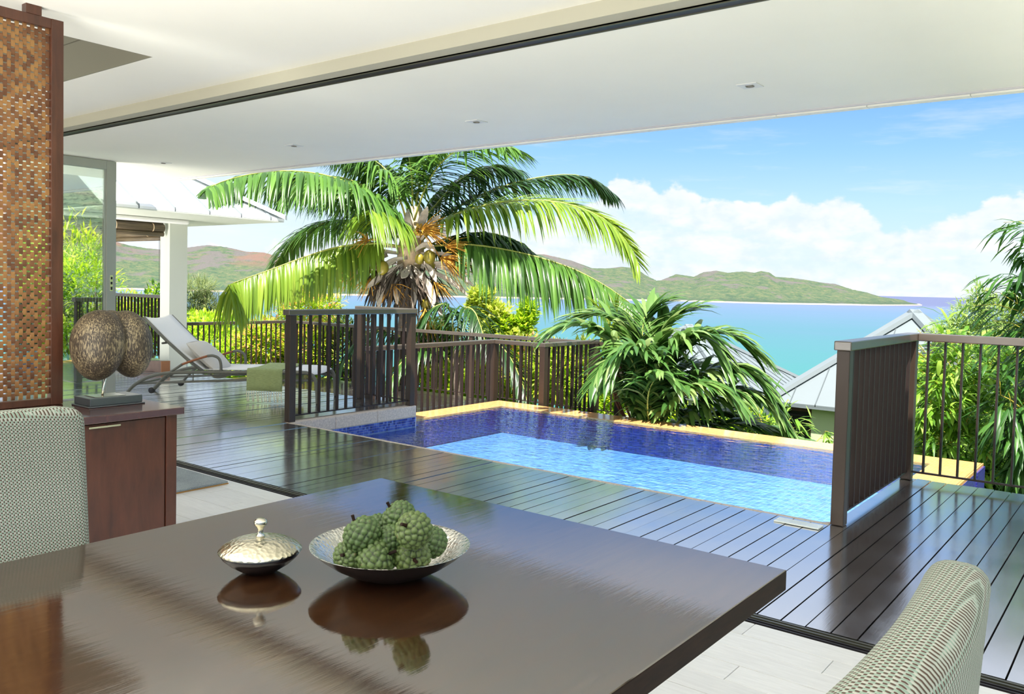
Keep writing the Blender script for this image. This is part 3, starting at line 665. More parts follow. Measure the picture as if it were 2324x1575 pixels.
# acrylic notice lying on the deck by the pool
sg = thing('pool_notice', 'small frosted clear plate with fine lettering, lying on deck boards by the pool edge', 'sign', (-1.585, 4.73, 0))
MB().box((-1.712, 4.686, .001), (-1.460, 4.776, .008)).build('plate', M_acrylic, sg, bevel=.001)
m = MB()
for (yy, xa, xb, h) in ((4.758, -1.64, -1.55, .004), (4.740, -1.66, -1.52, .004), (4.722, -1.635, -1.54, .008)):
    x = xa
    while x < xb:
        w = random.uniform(.003, .008); m.box((x, yy-h/2, .0080), (x+w, yy+h/2, .0084)); x += w+random.uniform(.003, .006)
tag(m.build('fine_lettering', plain('faint_grey_ink', (.45, .52, .50), .6), sg), kind='stuff')
for x in (-1.702, -1.474): MB().lathe([(0, .0095), (.004, .009), (.0045, .008)], (x, 4.731, 0), 10).build('screw', M_steel, sg)
# ------------------------------------------------------------------ sun lounger
F = onz(722, 919); U = np.array([.835, .55, 0.])/np.hypot(.835, .55); Vv = np.array([-U[1], U[0], 0.]); LWD = .67
def L(s, v, z): return F+U*s+Vv*v+np.array([0, 0, z])
lg = thing('sun_lounger', 'sun lounger with white sling, taupe tube frame and wooden armrests, behind the railing', 'lounger', F)
def curve(pts, n=5):
    P = [np.array(p, float) for p in pts]; P = [2*P[0]-P[1]]+P+[2*P[-1]-P[-2]]; out = []
    for i in range(1, len(P)-2):
        for t in np.linspace(0, 1, n, endpoint=False):
            a, b, c, d = P[i-1:i+3]; out.append(.5*((2*b)+(c-a)*t+(2*a-5*b+4*c-d)*t*t+(3*b-a-3*c+d)*t**3))
    out.append(P[-2]); return out
for v, nm in ((0., 'near'), (LWD, 'far')):
    MB().tube(curve([L(-2.16, v, .0), L(-2.09, v, .075), L(-2.01, v, .152), L(-1.87, v, .232), L(-1.70, v, .278), L(-1.45, v, .300), L(-.9, v, .318), L(-.22, v, .338), L(-.115, v, .328), L(-.045, v, .28), L(-.018, v, .17), L(-.008, v, .012)], 6), .019, 10).build('side_frame', M_greymetal, lg, True)
    MB().tube([L(-1.95, v, .165), L(-1.37, v, .204), L(-.77, v, .240), L(-.035, v, .258)], .013, 8).build('lower_rail', M_greymetal, lg, True)
    MB().tube([L(-1.368, v, .2), L(-1.368, v, .30)], .006, 6).build('strut', M_greymetal, lg, True)
    MB().tube(curve([L(-1.21, v, .482), L(-1.15, v, .487), L(-1.09, v, .462), L(-1.064, v, .40), L(-1.061, v, .295)], 6), .015, 10).build('arm_tube', M_greymetal, lg, True)
    MB().tube(curve([L(-1.486, v, .386), L(-1.34, v, .440), L(-1.21, v, .482)], 5), .017, 10, flat=.75).build('armrest', M_armwood, lg, True)
    wl_ = MB().tube(curve([L(-1.486, v, .386), L(-1.67, v, .258), L(-1.80, v, .12), L(-1.82, v, .10)], 4), .014, 10).build('rear_leg', M_greymetal, lg, True)
    a, b = L(-1.825, v-.014, .095), L(-1.825, v+.014, .095); MB().tube([a, b], .032, 20).build('wheel', M_black, wl_, True)
    MB().tube([L(-1.27, v*.93+.02, .315), L(-1.44, v*.93+.02, .435), L(-1.67, v*.93+.02, .628), L(-1.93, v*.93+.02, .874)], .017, 10).build('back_tube', M_greymetal, lg, True)
    MB().tube(curve([L(-1.19, v*.93+.02, .285), L(-1.13, v*.93+.02, .255), L(-1.05, v*.93+.02, .262), L(-.96, v*.93+.02, .295)], 4), .011, 8).build('back_pivot', M_greymetal, lg, True)
    MB().lathe([(0, .0), (.017, .0), (.018, .014), (0, .014)], L(-.008, v, 0), 12).build('foot_cap', M_black, lg)
MB().tube([L(-1.695, -.03, .607), L(-1.695, .70, .607)], .012, 8).build('cross_bar', M_greymetal, lg, True)
for s, z in ((-.10, .315), (-1.25, .30), (-2.0, .155)): MB().tube([L(s, 0, z), L(s, LWD, z)], .013, 8).build('cross_bar', M_greymetal, lg, True)
def strip(profile, va, vb, thick, nv=6, sag=.012):
    m = MB(); n = len(profile); vs = []
    for top in (0, 1):
        for i, (s, z) in enumerate(profile):
            for j in range(nv+1):
                w = j/nv; vs.append(L(s, va+(vb-va)*w, z-sag*math.sin(math.pi*w)-(thick if top else 0)))
    q = nv+1; fs = []
    for i in range(n-1):
        for j in range(nv):
            fs += [(i*q+j, i*q+j+1, (i+1)*q+j+1, (i+1)*q+j), tuple(n*q+t for t in (i*q+j, (i+1)*q+j, (i+1)*q+j+1, i*q+j+1))]
    for i in range(n-1): fs += [(i*q, (i+1)*q, n*q+(i+1)*q, n*q+i*q), (i*q+nv, n*q+i*q+nv, n*q+(i+1)*q+nv, (i+1)*q+nv)]
    for j in range(nv): fs += [(j, n*q+j, n*q+j+1, j+1), ((n-1)*q+j, (n-1)*q+j+1, n*q+(n-1)*q+j+1, n*q+(n-1)*q+j)]
    return m.add(vs, fs)
strip([(-1.26, .338), (-1.0, .343), (-.7, .350), (-.4, .356), (-.2, .358), (-.10, .350), (-.05, .322)], .012, LWD-.012, .006).build('seat_sling', M_sling, lg, True)
strip([(-1.27, .337), (-1.36, .398), (-1.5, .505), (-1.68, .655), (-1.85, .815), (-1.92, .882), (-1.945, .888)], .03, LWD-.04, .006, sag=.03).build('back_sling', M_sling, lg, True)
pl_ = thing('pillow', 'square off-white cushion with piped edge, leaning on the sun lounger back', 'pillow', L(-1.3, .3, .36))
bm = bmesh.new(); bmesh.ops.create_grid(bm, x_segments=16, y_segments=16, size=1)
A = unit(U*-.755+np.array([0, 0, .655])); Nn = unit(U*.655+np.array([0, 0, .755])); Cc = L(-1.325, .31, .455)
vs = [v.co.copy() for v in bm.verts]; fs = [[v.index for v in f.verts] for f in bm.faces]; bm.free()
V1, F1 = [], []
for side in (1, -1):
    b = len(V1)
    for p in vs:
        a, c = p.x, p.y; e = (1-abs(a)**2.6)*(1-abs(c)**2.6); pin = 1-.06*(abs(a)*abs(c))**2-.05*(1-abs(c))*abs(a)**3
        V1.append(Cc+A*a*.235*pin+Vv*c*.22*pin+Nn*side*(.004+.068*max(e, 0)**.55))
    F1 += [tuple(b+i for i in (f if side == 1 else f[::-1])) for f in fs]
MB().add(V1, F1).build('cover', M_pillow, pl_, True)
e = [(a, -1) for a in np.linspace(-1, 1, 9)]+[(1, c) for c in np.linspace(-1, 1, 9)[1:]]+[(a, 1) for a in np.linspace(1, -1, 9)[1:]]+[(-1, c) for c in np.linspace(1, -1, 9)[1:]]
MB().tube([Cc+A*a*.235*(1-.06*(abs(a)*abs(c))**2)+Vv*c*.22*(1-.06*(abs(a)*abs(c))**2) for a, c in e], .005, 6).build('piping', M_pillow, pl_, True)
tw = thing('towel', 'sage green towel with white fringe, hanging over the side of the sun lounger', 'towel', L(-.58, .0, .1))
m = MB(); prof = [(-.028, .128), (-.026, .20), (-.025, .29), (-.022, .345), (.0, .364), (.1, .358), (.3, .352), (.5, .358), (.655, .366), (.69, .34), (.695, .24), (.69, .13)]
vs, fs = [], []; n2 = 14
for i, (v, z) in enumerate(prof):
    for j in range(n2+1):
        s = -.77+.385*j/n2; hang = 1 if z < .34 else 0
        vs.append(L(s, v-(.006*math.sin(j*1.3)*hang if v < 0 else 0), z+.003))
q = n2+1
for i in range(len(prof)-1):
    for j in range(n2): fs.append((i*q+j, i*q+j+1, (i+1)*q+j+1, (i+1)*q+j))
o = m.add(vs, fs).build('cloth', M_towel, tw, True); sd = o.modifiers.new('solid', 'SOLIDIFY'); sd.thickness = .004
for j in range(15):
    s = -.765+.375*j/14; w = random.uniform(-.012, .012)
    MB().tube([L(s, -.029, .132), L(s+w*.3, -.034, .10), L(s+w, -.03, .06), L(s+w*1.5+.006, -.032, .015)], [.0035, .0055, .0045, .006], 6).build('tassel', M_fringe, tw, True)
# low tapered board beside the pavilion column
sb = thing('step_board', 'low tapered brown timber board lying at the foot of the pavilion column', 'board', (-11.4, 6.25, 0))
MB().hexa([(-12.4, 6.20, .0), (-10.89, 6.20, 0), (-10.89, 6.32, 0), (-12.4, 6.32, 0), (-12.4, 6.20, .07), (-10.89, 6.20, .155), (-10.89, 6.32, .155), (-12.4, 6.32, .07)]).build('board', plain('weathered_brown_timber', (.16, .10, .075), .6, var=.2), sb)
MB().box((-10.89, 6.195, 0), (-10.878, 6.325, .157)).build('end_cap', plain('orange_brown_end_grain', (.32, .13, .05), .6), sb)
# ================================================================== PAVILION (left) AND NEIGHBOUR HOUSES
pv = thing('pavilion', 'open pavilion with white seamed metal roof, pale column and rolled bamboo blinds', 'pavilion', (-13, 5.5, 0))
PX, PY, PZ, PP = -10.0, 7.54, 2.15, .60
def rp(a, y, dz=0): return (PX-a, y, PZ+PP*a+dz)
sy = [4.95, 5.39, 5.87, 6.36, 6.84, 7.32, 7.54]
def hipa(y): return PY-y                                  # how far up the slope the hip runs at this y
for a, b in zip(sy[:-1], sy[1:]):
    ha, hb = min(hipa(a), 2.3), min(hipa(b), 2.3)
    MB().hexa([rp(0, a+.004), rp(0, b-.004), rp(hb, b-.004), rp(ha, a+.004), rp(0, a+.004, .03), rp(0, b-.004, .03), rp(hb, b-.004, .03), rp(ha, a+.004, .03)]).build('roof_panel', M_whiteroof, pv)
    s_ = MB().hexa([rp(0, b-.008), rp(0, b+.008), rp(hb, b+.008), rp(hb, b-.008), rp(0, b-.008, .052), rp(0, b+.008, .052), rp(hb, b+.008, .052), rp(hb, b-.008, .052)]) if hb > .05 else None
    if s_: s_.build('standing_seam', M_paleseam, pv)
for j in range(11):                                        # far slope
    xa, xb = PX-.5*j, PX-.5*(j+1); ha, hb = min(.5*j, 2.3), min(.5*(j+1), 2.3)
    MB().hexa([(xa, PY, PZ), (xb, PY, PZ), (xb, PY-hb, PZ+PP*hb), (xa, PY-ha, PZ+PP*ha), (xa, PY, PZ+.03), (xb, PY, PZ+.03), (xb, PY-hb, PZ+PP*hb+.03), (xa, PY-ha, PZ+PP*ha+.03)]).build('roof_panel', M_whiteroof, pv)
hp = [np.array([PX-a, PY-a, PZ+PP*a+.035]) for a in (-.02, 2.3)]
MB().hexa([hp[0]+(.075, -.075, 0), hp[0]+(-.075, .075, 0), hp[1]+(-.075, .075, 0), hp[1]+(.075, -.075, 0), hp[0]+(.06, -.06, .06), hp[0]+(-.06, .06, .06), hp[1]+(-.06, .06, .06), hp[1]+(.06, -.06, .06)]).build('hip_cap', M_whiteroof, pv)
MB().box((-16., 4.95, PZ-.015), (PX, PY, PZ-.002)).build('eave_soffit', M_wallgrey, pv)
MB().box((-11.40, 4.95, 2.07), (-11.05, 6.72, PZ-.015)).box((-16, 6.40, 2.07), (-11.40, 6.72, PZ-.015)).build('eave_beam', M_white, pv, bevel=.04, seg=3)
MB().box((-11.347, 6.435, 0), (-11.10, 6.705, 2.07)).build('column', M_wallgrey, pv)
def blindmat():
    m, k = material('dark_bamboo_slats'); tc = k.new('ShaderNodeTexCoord').outputs['Object']; x, y, z = k.sep(tc)
    n = k.noise(k.vm('MULTIPLY', tc, (3, 3, 90)), 1., 4)
    return finish(m, k, principled(k, Base_Color=k.ramp(n, [(.3, (.045, .032, .018)), (.7, (.19, .135, .075))]), Roughness=.55))
M_blind = blindmat()
def blind(nm, a, b, z0):
    t = thing('bamboo_blind', nm, 'blind', a, 'rolled bamboo blinds of the pavilion')
    a = np.array(a, float); b = np.array(b, float); up = np.array([0, 0, 1.])
    for q in range(8): MB().tube([a+up*(.045+.0165*q), b+up*(.045+.0165*q)], .0085, 6).build('slat', M_blind, t, True)
    MB().tube([a, b], .058, 14).build('roll', M_blind, t, True)
    MB().tube([a-up*.085, b-up*.085], .034, 12).build('roll', M_blind, t, True)
    for w in (.12, .5, .88):
        c = a+(b-a)*w; d = unit(b-a); MB().tube([c-d*.006, c+d*.006], .0615, 14).build('tie_cord', M_hessian, t, True)
    e = b+(a-b)*.04; MB().tube([e-up*.1, e-up*.75], .003, 5).build('pull_cord', M_slot, t)
blind('rolled bamboo blind under the pavilion eave, running back to the pale column', (-11.18, 5.0, 2.0), (-11.18, 6.38, 2.0), 0)
blind('rolled bamboo blind on the seaward side of the pavilion, behind the column', (-15.2, 6.55, 1.96), (-11.40, 6.55, 1.96), 0)
def house(label, C0, base, rise, seam, wallc, sill=-3.2):
    """pyramid roof: C0 = near left eave corner"""
    t = thing('house', label, 'house', (C0[0]+base/2, C0[1]+base/2, C0[2]-2), 'neighbouring houses below the terrace')
    x0, y0, z0 = C0; h = base/2; ap_ = np.array([x0+h, y0+h, z0+rise])
    cs_ = [np.array([x0, y0, z0]), np.array([x0+base, y0, z0]), np.array([x0+base, y0+base, z0]), np.array([x0, y0+base, z0])]
    for kx in range(4):
        a, b = cs_[kx], cs_[(kx+1) % 4]; n = max(2, int(round(base/seam)))
        for i in range(n):
            t0, t1 = i/n, (i+1)/n
            def upv(tt): m_ = min(tt, 1-tt)*2; p = a+(b-a)*tt; mid = (a+b)/2; return p+(ap_-mid)*m_*1.0
            p0, p1 = a+(b-a)*(t0+.0), a+(b-a)*(t1-.0)
            poly = [p0, p1, upv(t1)]+([ap_] if t0 < .5 < t1 else [])+[upv(t0)]
            cl = []
            for p in poly:
                if not cl or np.linalg.norm(p-cl[-1]) > 1e-3: cl.append(p)
            if np.linalg.norm(cl[0]-cl[-1]) < 1e-3: cl.pop()
            if len(cl) < 3: continue
            k2 = len(cl); MB().add(list(cl)+[p+np.array([0, 0, .03]) for p in cl], [tuple(range(k2))[::-1], tuple(range(k2, 2*k2))]+[(q, (q+1) % k2, k2+(q+1) % k2, k2+q) for q in range(k2)]).build('roof_panel', M_concrete, t)
            if i:
                p = a+(b-a)*t0; q = upv(t0); w = unit(b-a)*.008; up = np.array([0, 0, .05])
                MB().hexa([p-w, p+w, q+w, q-w, p-w+up, p+w+up, q+w+up, q-w+up]).build('standing_seam', M_seam, t)
    for c in cs_:
        d = unit(ap_-c); s_ = unit(np.cross(d, (0, 0, 1)))*.13; up = np.array([0, 0, .09])
        MB().hexa([c-s_, c+s_, ap_+s_, ap_-s_, c-s_*.8+up*.9, c+s_*.8+up*.9, ap_+s_*.8+up, ap_-s_*.8+up]).build('hip_cap', M_concrete, t)
    MB().box((x0, y0, z0-.045), (x0+base, y0+base, z0-.002)).build('eave_soffit', M_concrete, t)
    i_ = .20; wx0, wy0, wx1, wy1 = x0+i_, y0+i_, x0+base-i_, y0+base-i_
    MB().box((wx0, wy0, z0-3.4), (wx0+.06, wy1, z0-.04)).box((wx0+.60, wy0, z0-3.4), (wx1, wy0+.15, z0-.04)).box((wx1-.15, wy0, z0-3.4), (wx1, wy1, z0-.12)).box((wx0, wy1-.15, z0-3.4), (wx1, wy1, z0-.12)).build('wall', wallc, t)
    MB().box((wx0+.06, wy0+.05, z0-3.4), (wx0+.11, wy0+.12, z0-.05)).box((wx0+.55, wy0+.05, z0-3.4), (wx0+.60, wy0+.12, z0-.05)).box((wx0+.11, wy0+.05, z0-.14), (wx0+.55, wy0+.12, z0-.05)).build('window_frame', M_frame, t)
    pn = MB().box((wx0+.11, wy0+.09, z0-3.4), (wx0+.55, wy0+.10, z0-.14)).build('window', plain('dark_window_glass', (.02, .025, .02), .08), t)
    for q in range(5): MB().box((wx0+.15, wy0+.075, z0-.24-.10*q), (wx0+.45, wy0+.088, z0-.21-.10*q)).build('shutter_slat', M_slot, pn)
M_limewall = plain('pale_lime_wall', (.52, .60, .36), .7)
house('neighbouring house with grey pyramid metal roof and lime wall, behind the right pool railing post', (-5.90, 15.50, -.76), 4.15, 1.72, .46, M_limewall)
house('more distant grey metal roof, mostly hidden behind the broad-leaved palm', (-12.9, 18.6, -1.28), 5.2, 1.58, .30, M_wallgrey)
# ================================================================== LAND AND SEA
SEA = -25.
def fbm(x, y, seed=0, oct_=5):
    r = np.random.default_rng(seed); out = 0; a = 1.
    for i in range(oct_):
        f = 2.**i; s = 0
        for q in range(4):
            th = r.uniform(0, 2*math.pi); ph = r.uniform(0, 6.28); s = s+np.sin((x*math.cos(th)+y*math.sin(th))*f+ph+1.3*np.sin((x*math.sin(th)-y*math.cos(th))*f*.7+ph*2))
        out = out+a*s/4; a *= .52
    return out
def gridmesh(name, X, Y, Z, mat, smooth=True):
    n, m_ = X.shape; V = np.stack([X.ravel(), Y.ravel(), Z.ravel()], 1); i = np.arange(n*m_).reshape(n, m_)
    return raw(name, V, np.stack([i[:-1, :-1].ravel(), i[:-1, 1:].ravel(), i[1:, 1:].ravel(), i[1:, :-1].ravel()], 1), mat, None, smooth)
def seamat():
    m, k = material('turquoise_sea'); g = k.new('ShaderNodeNewGeometry').outputs['Position']
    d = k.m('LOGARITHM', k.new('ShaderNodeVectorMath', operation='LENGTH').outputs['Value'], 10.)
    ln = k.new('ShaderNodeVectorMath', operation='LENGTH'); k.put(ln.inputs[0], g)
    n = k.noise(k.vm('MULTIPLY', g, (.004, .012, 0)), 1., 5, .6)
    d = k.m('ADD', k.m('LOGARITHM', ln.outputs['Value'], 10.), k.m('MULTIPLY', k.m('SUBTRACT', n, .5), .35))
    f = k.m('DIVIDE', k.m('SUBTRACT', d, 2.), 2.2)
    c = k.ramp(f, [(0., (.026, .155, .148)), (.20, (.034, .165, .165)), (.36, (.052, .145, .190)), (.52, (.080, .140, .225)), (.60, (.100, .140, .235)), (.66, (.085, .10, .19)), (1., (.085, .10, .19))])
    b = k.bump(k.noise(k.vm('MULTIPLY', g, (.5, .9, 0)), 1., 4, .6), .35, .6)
    return finish(m, k, principled(k, Base_Color=c, Roughness=.55, IOR=1.33, Normal=b))
ang = np.radians(np.linspace(-95, 65, 90)); rad = np.array([60, 100, 160, 240, 340, 480, 700, 1000, 1400, 2000, 3000, 5000, 9000, 20000, 40000.])
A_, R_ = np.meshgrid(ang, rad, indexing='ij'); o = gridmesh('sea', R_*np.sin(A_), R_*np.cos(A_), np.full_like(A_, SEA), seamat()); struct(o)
# hill chain across the bay: ridge line height measured along the horizon, shore ~1.9 km away
RID = [(-420, 330), (-200, 370), (-60, 395), (60, 415), (145, 440), (185, 470), (235, 522), (262, 548), (290, 556), (330, 563), (365, 566), (430, 561), (470, 556), (500, 559), (525, 563), (560, 571), (600, 573), (650, 588), (700, 600),
       (760, 606), (830, 600), (900, 596), (980, 590), (1060, 588), (1130, 578), (1180, 575), (1235, 577), (1297, 591), (1345, 609), (1380, 609), (1410, 605), (1440, 608), (1466, 625), (1490, 637), (1500, 636), (1535, 622), (1575, 628), (1596, 618), (1625, 614), (1652, 619), (1672, 617), (1692, 616),
       (1712, 619), (1728, 615), (1745, 618), (1760, 628), (1800, 631), (1830, 635), (1863, 641), (1898, 645), (1933, 657), (1968, 664), (2000, 674), (2030, 678), (2050, 681), (2062, 686), (2088, 691)]
SHO = [(-420, 640), (145, 654), (300, 657), (482, 662), (748, 670), (1047, 675), (1437, 682), (1549, 684), (1758, 690), (2000, 694), (2095, 693.5)]
def lerp(tab, u): return np.interp(u, [a for a, b in tab], [b for a, b in tab])
us = np.arange(-420, 2094, 2.2); NR = 52
X = np.zeros((len(us), NR)); Y = X.copy(); Z = X.copy()
rr = np.linspace(0, 1.25, NR)
rock = fbm(us*.035, us*0+3., 5, 4)
for i, u in enumerate(us):
    ds = BAS.T @ np.array([(u-1162)/FPX, (lerp(SHO, u)-CY)/FPX, 1.]); ts = (SEA-CAM[2])/ds[2]; ts = min(max(ts, 900), 2600)
    p0 = CAM+ds*ts; dr = BAS.T @ np.array([(u-1162)/FPX, (lerp(RID, u)-CY)/FPX, 1.])
    hx = np.hypot(dr[0], dr[1]); dep = ts*hx*(1+.30*min(1, (lerp(SHO, u)-lerp(RID, u))/60.))
    zr = CAM[2]+dr[2]/hx*dep
    d0 = np.hypot(p0[0]-CAM[0], p0[1]-CAM[1]); dh = dr[:2]/hx
    for j, r in enumerate(rr):
        D_ = d0+(dep-d0)*r; hh = (zr-SEA)
        s = (r if r < 1 else 2-r)
        prof = s**.80*(1+.0*r)
        X[i, j], Y[i, j] = dh*D_; Z[i, j] = SEA+hh*prof
env = np.clip(rr*6, 0, 1)*np.clip(abs(1-rr)*4, 0, 1)
hts = (np.array([lerp(SHO, u)-lerp(RID, u) for u in us])/60.)[:, None]
Z += env*np.minimum(1, hts)*(9.*fbm(X*.009, Y*.009, 1, 5)+2.2*fbm(X*.11, Y*.11, 2, 3))
Z += np.clip(rr*8, 0, 1)*1.1*np.abs(fbm(X*.21, Y*.21, 4, 2))*np.minimum(1, hts*2)
Z[:, 0] = SEA-1.
def hillmat():
    m, k = material('scrub_covered_hill'); g = k.new('ShaderNodeNewGeometry'); p = g.outputs['Position']; x, y, z = k.sep(p)
    n1 = k.noise(p, .012, 6, .62); n2 = k.m('ADD', k.m('MULTIPLY', k.noise(p, .05, 6, .7), .65), k.m('MULTIPLY', k.noise(p, .16, 3, .7), .35)); n3 = k.noise(p, .005, 4, .6)
    c = k.ramp(n2, [(.36, (.012, .045, .010)), (.46, (.040, .090, .018)), (.54, (.095, .125, .030)), (.64, (.16, .135, .062))])
    alt = k.m('DIVIDE', k.m('SUBTRACT', z, SEA), 90.)
    c = k.mix(k.smooth(k.m('ADD', n1, k.m('MULTIPLY', alt, .14)), .60, .70), c, (.125, .100, .088))                                   # bare granite
    c = k.mix(k.m('MULTIPLY', k.smooth(k.m('ADD', n3, k.m('MULTIPLY', k.smooth(x, -1350., -1800.), .12)), .60, .72), k.smooth(alt, .5, .9)), c, (.20, .095, .055))   # red soil ridge
    c = k.mix(k.m('MULTIPLY', k.smooth(k.m('ADD', z, k.m('MULTIPLY', n1, 14.)), SEA+21., SEA+11.), .75), c, (.015, .05, .012))     # trees along the shore
    c = k.mix(k.smooth(k.m('ADD', z, k.m('MULTIPLY', n2, 3.)), SEA+5.2, SEA+4.), c, (.52, .40, .30))                            # beach and shore rocks
    c = k.mix(.13, c, (.17, .23, .27))  # distance haze mixed into the hill colour
    b = k.bump(n2, 1., 9.)
    return finish(m, k, principled(k, Base_Color=k.mix(.22, c, (.02, .03, .015)), Roughness=.9, Normal=b))
struct(gridmesh('hills', X, Y, Z, hillmat()))
us3 = np.radians(np.linspace(36, 112, 90)); rr3 = np.linspace(0, 1.3, 26)
A3, R3 = np.meshgrid(us3, rr3, indexing='ij'); D3 = 70+230*R3
H3 = (62*np.sin(np.clip((A3-us3[0])/(us3[-1]-us3[0]), 0, 1)*math.pi)**.6)*np.where(R3 < 1, R3, 2-R3)**.8-8
X3, Y3 = D3*np.sin(A3), D3*np.cos(A3); H3 += 3*fbm(X3*.03, Y3*.03, 12, 5)
struct(gridmesh('inland_hill', X3, Y3, H3, bpy.data.materials['scrub_covered_hill']))
# beach strip and boulders at the tip of the headland
M_sand = plain('pale_sand', (.36, .31, .25), .9)
us2 = np.arange(1060, 1960, 6.); Xb = np.zeros((len(us2), 3)); Yb = Xb.copy(); Zb = Xb.copy()
for i, u in enumerate(us2):
    ds = BAS.T @ np.array([(u-1162)/FPX, (lerp(SHO, u)-CY)/FPX, 1.]); ts = (SEA-CAM[2])/ds[2]; p = CAM+ds*ts; q = p*1.0
    for j, (ff, zz) in enumerate(((-9, SEA-.3), (4, SEA+2.2), (45, SEA+4.6))):
        e = unit([ds[0], ds[1]]); Xb[i, j], Yb[i, j] = p[0]+e[0]*ff, p[1]+e[1]*ff; Zb[i, j] = zz*1.
struct(gridmesh('beach', Xb, Yb, Zb, M_sand))
M_boulder = plain('pink_granite_boulder', (.40, .29, .23), .85, var=.25, vscale=.2)
for i, (u, s) in enumerate(((2062, 5.), (2074, 3.6), (2084, 4.2), (2052, 5.5), (2040, 4.))):
    ds = BAS.T @ np.array([(u-1162)/FPX, (lerp(SHO, u)-1.2-CY)/FPX, 1.]); p = CAM+ds*((SEA-CAM[2])/ds[2])
    o = MB().ball((p[0], p[1], SEA+s*.25), (s*1.7, s*1.2, s*.8), 9, 6).build('boulder', M_boulder, None, False)
    tag(o, ('pink granite boulder on the headland shore, closest inshore', 'small pink granite boulder off the headland tip', 'outermost pink granite boulder in the sea off the headland', 'wide pink granite boulder at the tree line of the headland tip', 'pink granite boulder under the last trees of the headland')[i], 'boulder', 'boulders off the headland')
# near ground sloping down to the sea
gx_ = np.linspace(-70, 60, 90); gy_ = np.concatenate([np.linspace(-12, 12, 40), np.linspace(12.6, 135, 80)])
GX, GY = np.meshgrid(gx_, gy_, indexing='ij')
def gz_(x, y): return -2.1-.20*np.maximum(0, y-10)+.25*np.maximum(0, x-6)*0-.02*np.abs(x+4)*0
GZ = gz_(GX, GY)+.25*fbm(GX*.3, GY*.3, 9, 4)
def groundmat():
    m, k = material('planted_slope'); p = k.new('ShaderNodeNewGeometry').outputs['Position']; n = k.noise(p, 1.3, 6, .65); n2 = k.noise(p, 9., 4, .6)
    c = k.mix(k.smooth(n2, .35, .65), k.ramp(n, [(.3, (.03, .055, .012)), (.55, (.08, .16, .02)), (.75, (.16, .26, .04))]), (.035, .06, .015))
    return finish(m, k, principled(k, Base_Color=c, Roughness=.95, Normal=k.bump(n2, 1., .15)))
o = gridmesh('ground', GX, GY, GZ, groundmat()); struct(o)
# ================================================================== VEGETATION
def ribbon_leaves(P0, D, Lg, Wd, droop, segs=3, fold=.35, Nrm=None, curl=0.):
    """vectorised leaf blades. P0, D: (n,3) base and direction; Lg, Wd: (n,); droop: (n,) gravity bend; returns V, F (quads, two per segment)"""
    n = len(P0); ts = np.linspace(0, 1, segs+1); g = np.array([0, 0, -1.])
    prof = np.array([.35, 1., .85, .5, .03]) if segs == 4 else np.interp(ts, [0, .25, .6, 1], [.30, 1., .8, .03])
    C = np.zeros((n, segs+1, 3)); C[:, 0] = P0; d = D.copy()
    for i in range(segs):
        d = D+g*(droop[:, None]*(ts[i+1]**1.2)); d /= np.linalg.norm(d, axis=1)[:, None]
        C[:, i+1] = C[:, i]+d*(Lg/segs)[:, None]
    T = np.gradient(C, axis=1); T /= np.linalg.norm(T, axis=2)[:, :, None]+1e-9
    up = np.array([0, 0, 1.]) if Nrm is None else None
    Nn = np.broadcast_to(up, T.shape) if Nrm is None else np.broadcast_to(Nrm[:, None, :], T.shape)
    Sd = np.cross(T, Nn); ln = np.linalg.norm(Sd, axis=2)[:, :, None]; Sd = np.where(ln > .05, Sd/(ln+1e-9), np.array([1., 0, 0])); N2 = np.cross(Sd, T)
    w = Wd[:, None, None]*prof[None, :, None]*.5
    Lf = C-Sd*w-N2*w*fold; Rt = C+Sd*w-N2*w*fold
    V = np.stack([Lf, C, Rt], 2).reshape(-1, 3); b = np.arange(n)[:, None]*(segs+1)*3; F = []
    for i in range(segs):
        a = i*3
        F += [b+np.array([[a, a+1, a+4, a+3]]), b+np.array([[a+1, a+2, a+5, a+4]])]
    return V, np.concatenate(F, 0)
def resample(pts, n):
    P = np.array(curve(pts, 8)); s = np.r_[0, np.cumsum(np.linalg.norm(np.diff(P, axis=0), axis=1))]; t = np.linspace(0, s[-1], n)
    return np.stack([np.interp(t, s, P[:, i]) for i in range(3)], 1)
